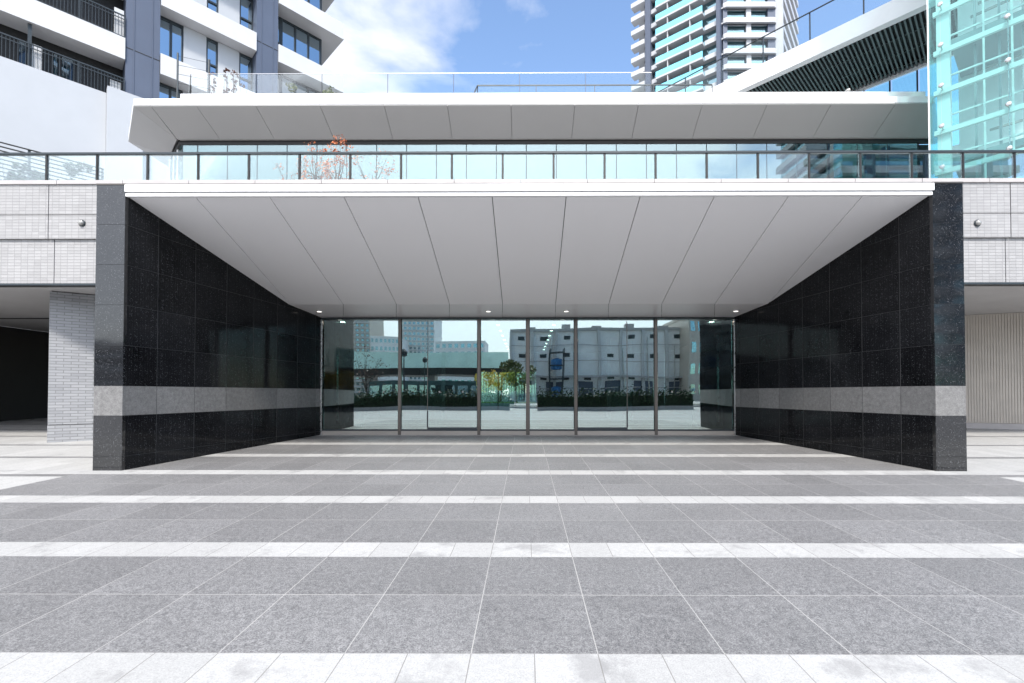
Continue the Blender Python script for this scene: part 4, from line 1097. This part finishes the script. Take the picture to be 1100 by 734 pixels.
# elevated road with pale green noise barrier
va, vb_ = V(350, 400, 100), V(546, 400, 100)
z1, z2, z3 = V(450, 379, 100).z, V(450, 396, 100).z, V(450, 403, 100).z
M['green_barrier'] = plain('green_barrier', (0.66, 0.92, 0.81), 0.3, 0, 0.12, 0.3)
vd = thing('elevated_road', 'elevated road with pale green noise barrier mirrored in the left half of the entrance glass', 'viaduct', (vb_.x, -100, zb))
MB().box(-80, 0, -14, 0, z3 - zb, z2 - zb, 'brown_room').build('deck', vd)
MB().box(-80, 0, -.3, .2, z2 - zb + .01, z1 - zb, 'green_barrier').build('noise_barrier', vd)
for i in range(5): MB().box(-76 + i * 18, -74 + i * 18, -9, -5, -.2, z3 - zb - .01, 'grey_ceiling').build('pier', vd)
# shops beneath it
M['teal'] = plain('teal_shopfront', (0.012, 0.055, 0.06), 0.3, 0, 0.4, 0.3)
sa, sb = V(395, 400, 80), V(518, 400, 80)
sh = thing('shop_row', 'dark teal shopfront row mirrored under the elevated road', 'building', ((sa.x + sb.x) / 2, -80, zb))
hw = (sb.x - sa.x) / 2
MB().box(-hw, hw, -8, 0, -.2, 4.2, 'teal').build('wall', sh)
for i in range(9): MB().box(-hw + (i + .1) * hw / 4.5, -hw + (i + .85) * hw / 4.5, .004, .1, .8, 3.3, 'far_window').build('window', sh)
# hedges, trees, lamps along the pavement
random.seed(3)
def hedge(pxa, pxb, D, h_, label):
    a, b = V(pxa, 430, D), V(pxb, 430, D)
    t = thing('hedge', label, 'hedge', ((a.x + b.x) / 2, -D, zb), 0, 'clipped hedges along the pavement')
    hw = (b.x - a.x) / 2
    MB().box(-hw, hw, -.5, .5, -.1, .3, 'coping').build('planter', t)
    ml = MB().box(-hw, hw, -.42, .42, .301, h_ * .8, 'hedge_core')
    pts = [(random.uniform(-hw, hw), random.uniform(-.55, .55), .3 + abs(random.gauss(.6, .3)) * (h_ - .3)) for _ in range(int(hw * 900))]
    ml.leaves(pts, .09, 'green_leaf'); ml.build('foliage', t, fix=False)
hedge(372, 548, 15, 1.4, 'dark clipped hedge mirrored in the left half of the entrance glass')
hedge(577, 742, 15, 1.4, 'dark clipped hedge mirrored in the right half of the entrance glass')
for px, D, h_, mt, lab in ((522, 62, 5.2, 'yellow_leaf', 'yellow ginkgo mirrored beside the middle door, left of its twin'), (541, 58, 4.6, 'yellow_leaf', 'yellow ginkgo mirrored beside the middle door, right of its twin'), (556, 48, 6, 'olive_leaf', 'pale green tree mirrored in the middle door')):
    p = V(px, 430, D); tree('street_tree', lab, (p.x, -D, zb), h_, 2.6, 2.2, mt, 1600, .22, .16, 'street trees across the road')
for x, y, h_, mt, lab in ((-1.9, 33.2, 3.0, 'yellow_leaf', 'yellow leaved garden tree seen through the lobby, left of the middle mullion'), (-.2, 34.2, 2.8, 'olive_leaf', 'pale green garden tree seen through the lobby, right of the middle mullion')):
    tree('garden_tree', lab, (x, y, gz(30)), h_, 1.2, 1.3, mt, 1100, .11, .08, 'garden trees behind the lobby')
for px, D, lab in ((400, 24, 'bare branched street tree mirrored in the leftmost pane of the entrance glass'), (790, 22, 'bare branched street tree mirrored at the right end of the glass')):
    p = V(px, 430, D); tree('street_tree', lab, (p.x, -D + 2, zb), 5.5, 2.2, 2.4, 'red_leaf', 260, .08, .10, 'bare street trees')
def street_lamp(px, D, H_, label):
    p = V(px, 430, D); t = thing('street_lamp', label, 'street lamp', (p.x, -D, zb), 0, 'street lamps along the road')
    MB().tube([(0, 0, 0), (0, 0, H_)], [.09, .05], 'dark_metal', 8).build('pole', t)
    MB().lathe([(.08, H_), (.3, H_ + .12), (.34, H_ + .5), (.1, H_ + .75)], Matrix.Identity(4), 'dark_metal', 10).build('lantern', t)
street_lamp(433, 19, 4.6, 'dark street lamp mirrored beside the second mullion of the entrance')
street_lamp(457, 34, 5.0, 'smaller dark street lamp mirrored in the second pane of the entrance')

# parked cars on the road
def car(px, D, label, paint):
    p = V(px, 430, D); t = thing('parked_car', label, 'car', (p.x, -D, zb + .008), 0, 'cars parked across the road')
    prof = [(-2.1, .3), (2.1, .3), (2.15, .62), (1.95, .8), (1.15, .9), (-1.75, .95), (-2.1, .85)]
    m1 = MB(); k_ = m1.mi(paint)
    cab = [(-1.55, .93), (1.1, .88), (.55, 1.38), (-.2, 1.47), (-1.1, 1.42)]
    def ext(m_, pr, w, mt):
        kk = m_.mi(mt); a = [m_.bm.verts.new((x, -w, z)) for x, z in pr]; b = [m_.bm.verts.new((x, w, z)) for x, z in pr]
        m_.bm.faces.new(a); m_.bm.faces.new(b[::-1])
        for i in range(len(pr)): m_.bm.faces.new((a[i], b[i], b[(i + 1) % len(pr)], a[(i + 1) % len(pr)]))
    for f in m1.bm.faces: f.material_index = k_
    ext(m1, prof, .85, paint); m1.build('body', t, bevel=.05)
    m2 = MB(); ext(m2, cab, .72, 'blue_window'); m2.build('cabin_glass', t)
    m3 = MB(); ext(m3, [(-1.05, 1.421), (.5, 1.385), (-.2, 1.50)], .70, paint); m3.build('roof', t)
    for x in (-1.3, 1.35):
        for y in (-.78, .78):
            MB().lathe([(.31, -.1), (.32, -.05), (.32, .05), (.31, .1)], Tr((x, y, .32)) @ Matrix.Rotation(R(90), 4, 'X'), 'black_metal', 16).build('wheel', t)
car(530, 23, 'dark car on the road mirrored just left of the middle door', 'dark_metal')
car(660, 25, 'pale car on the road mirrored right of the middle door', 'white_band')
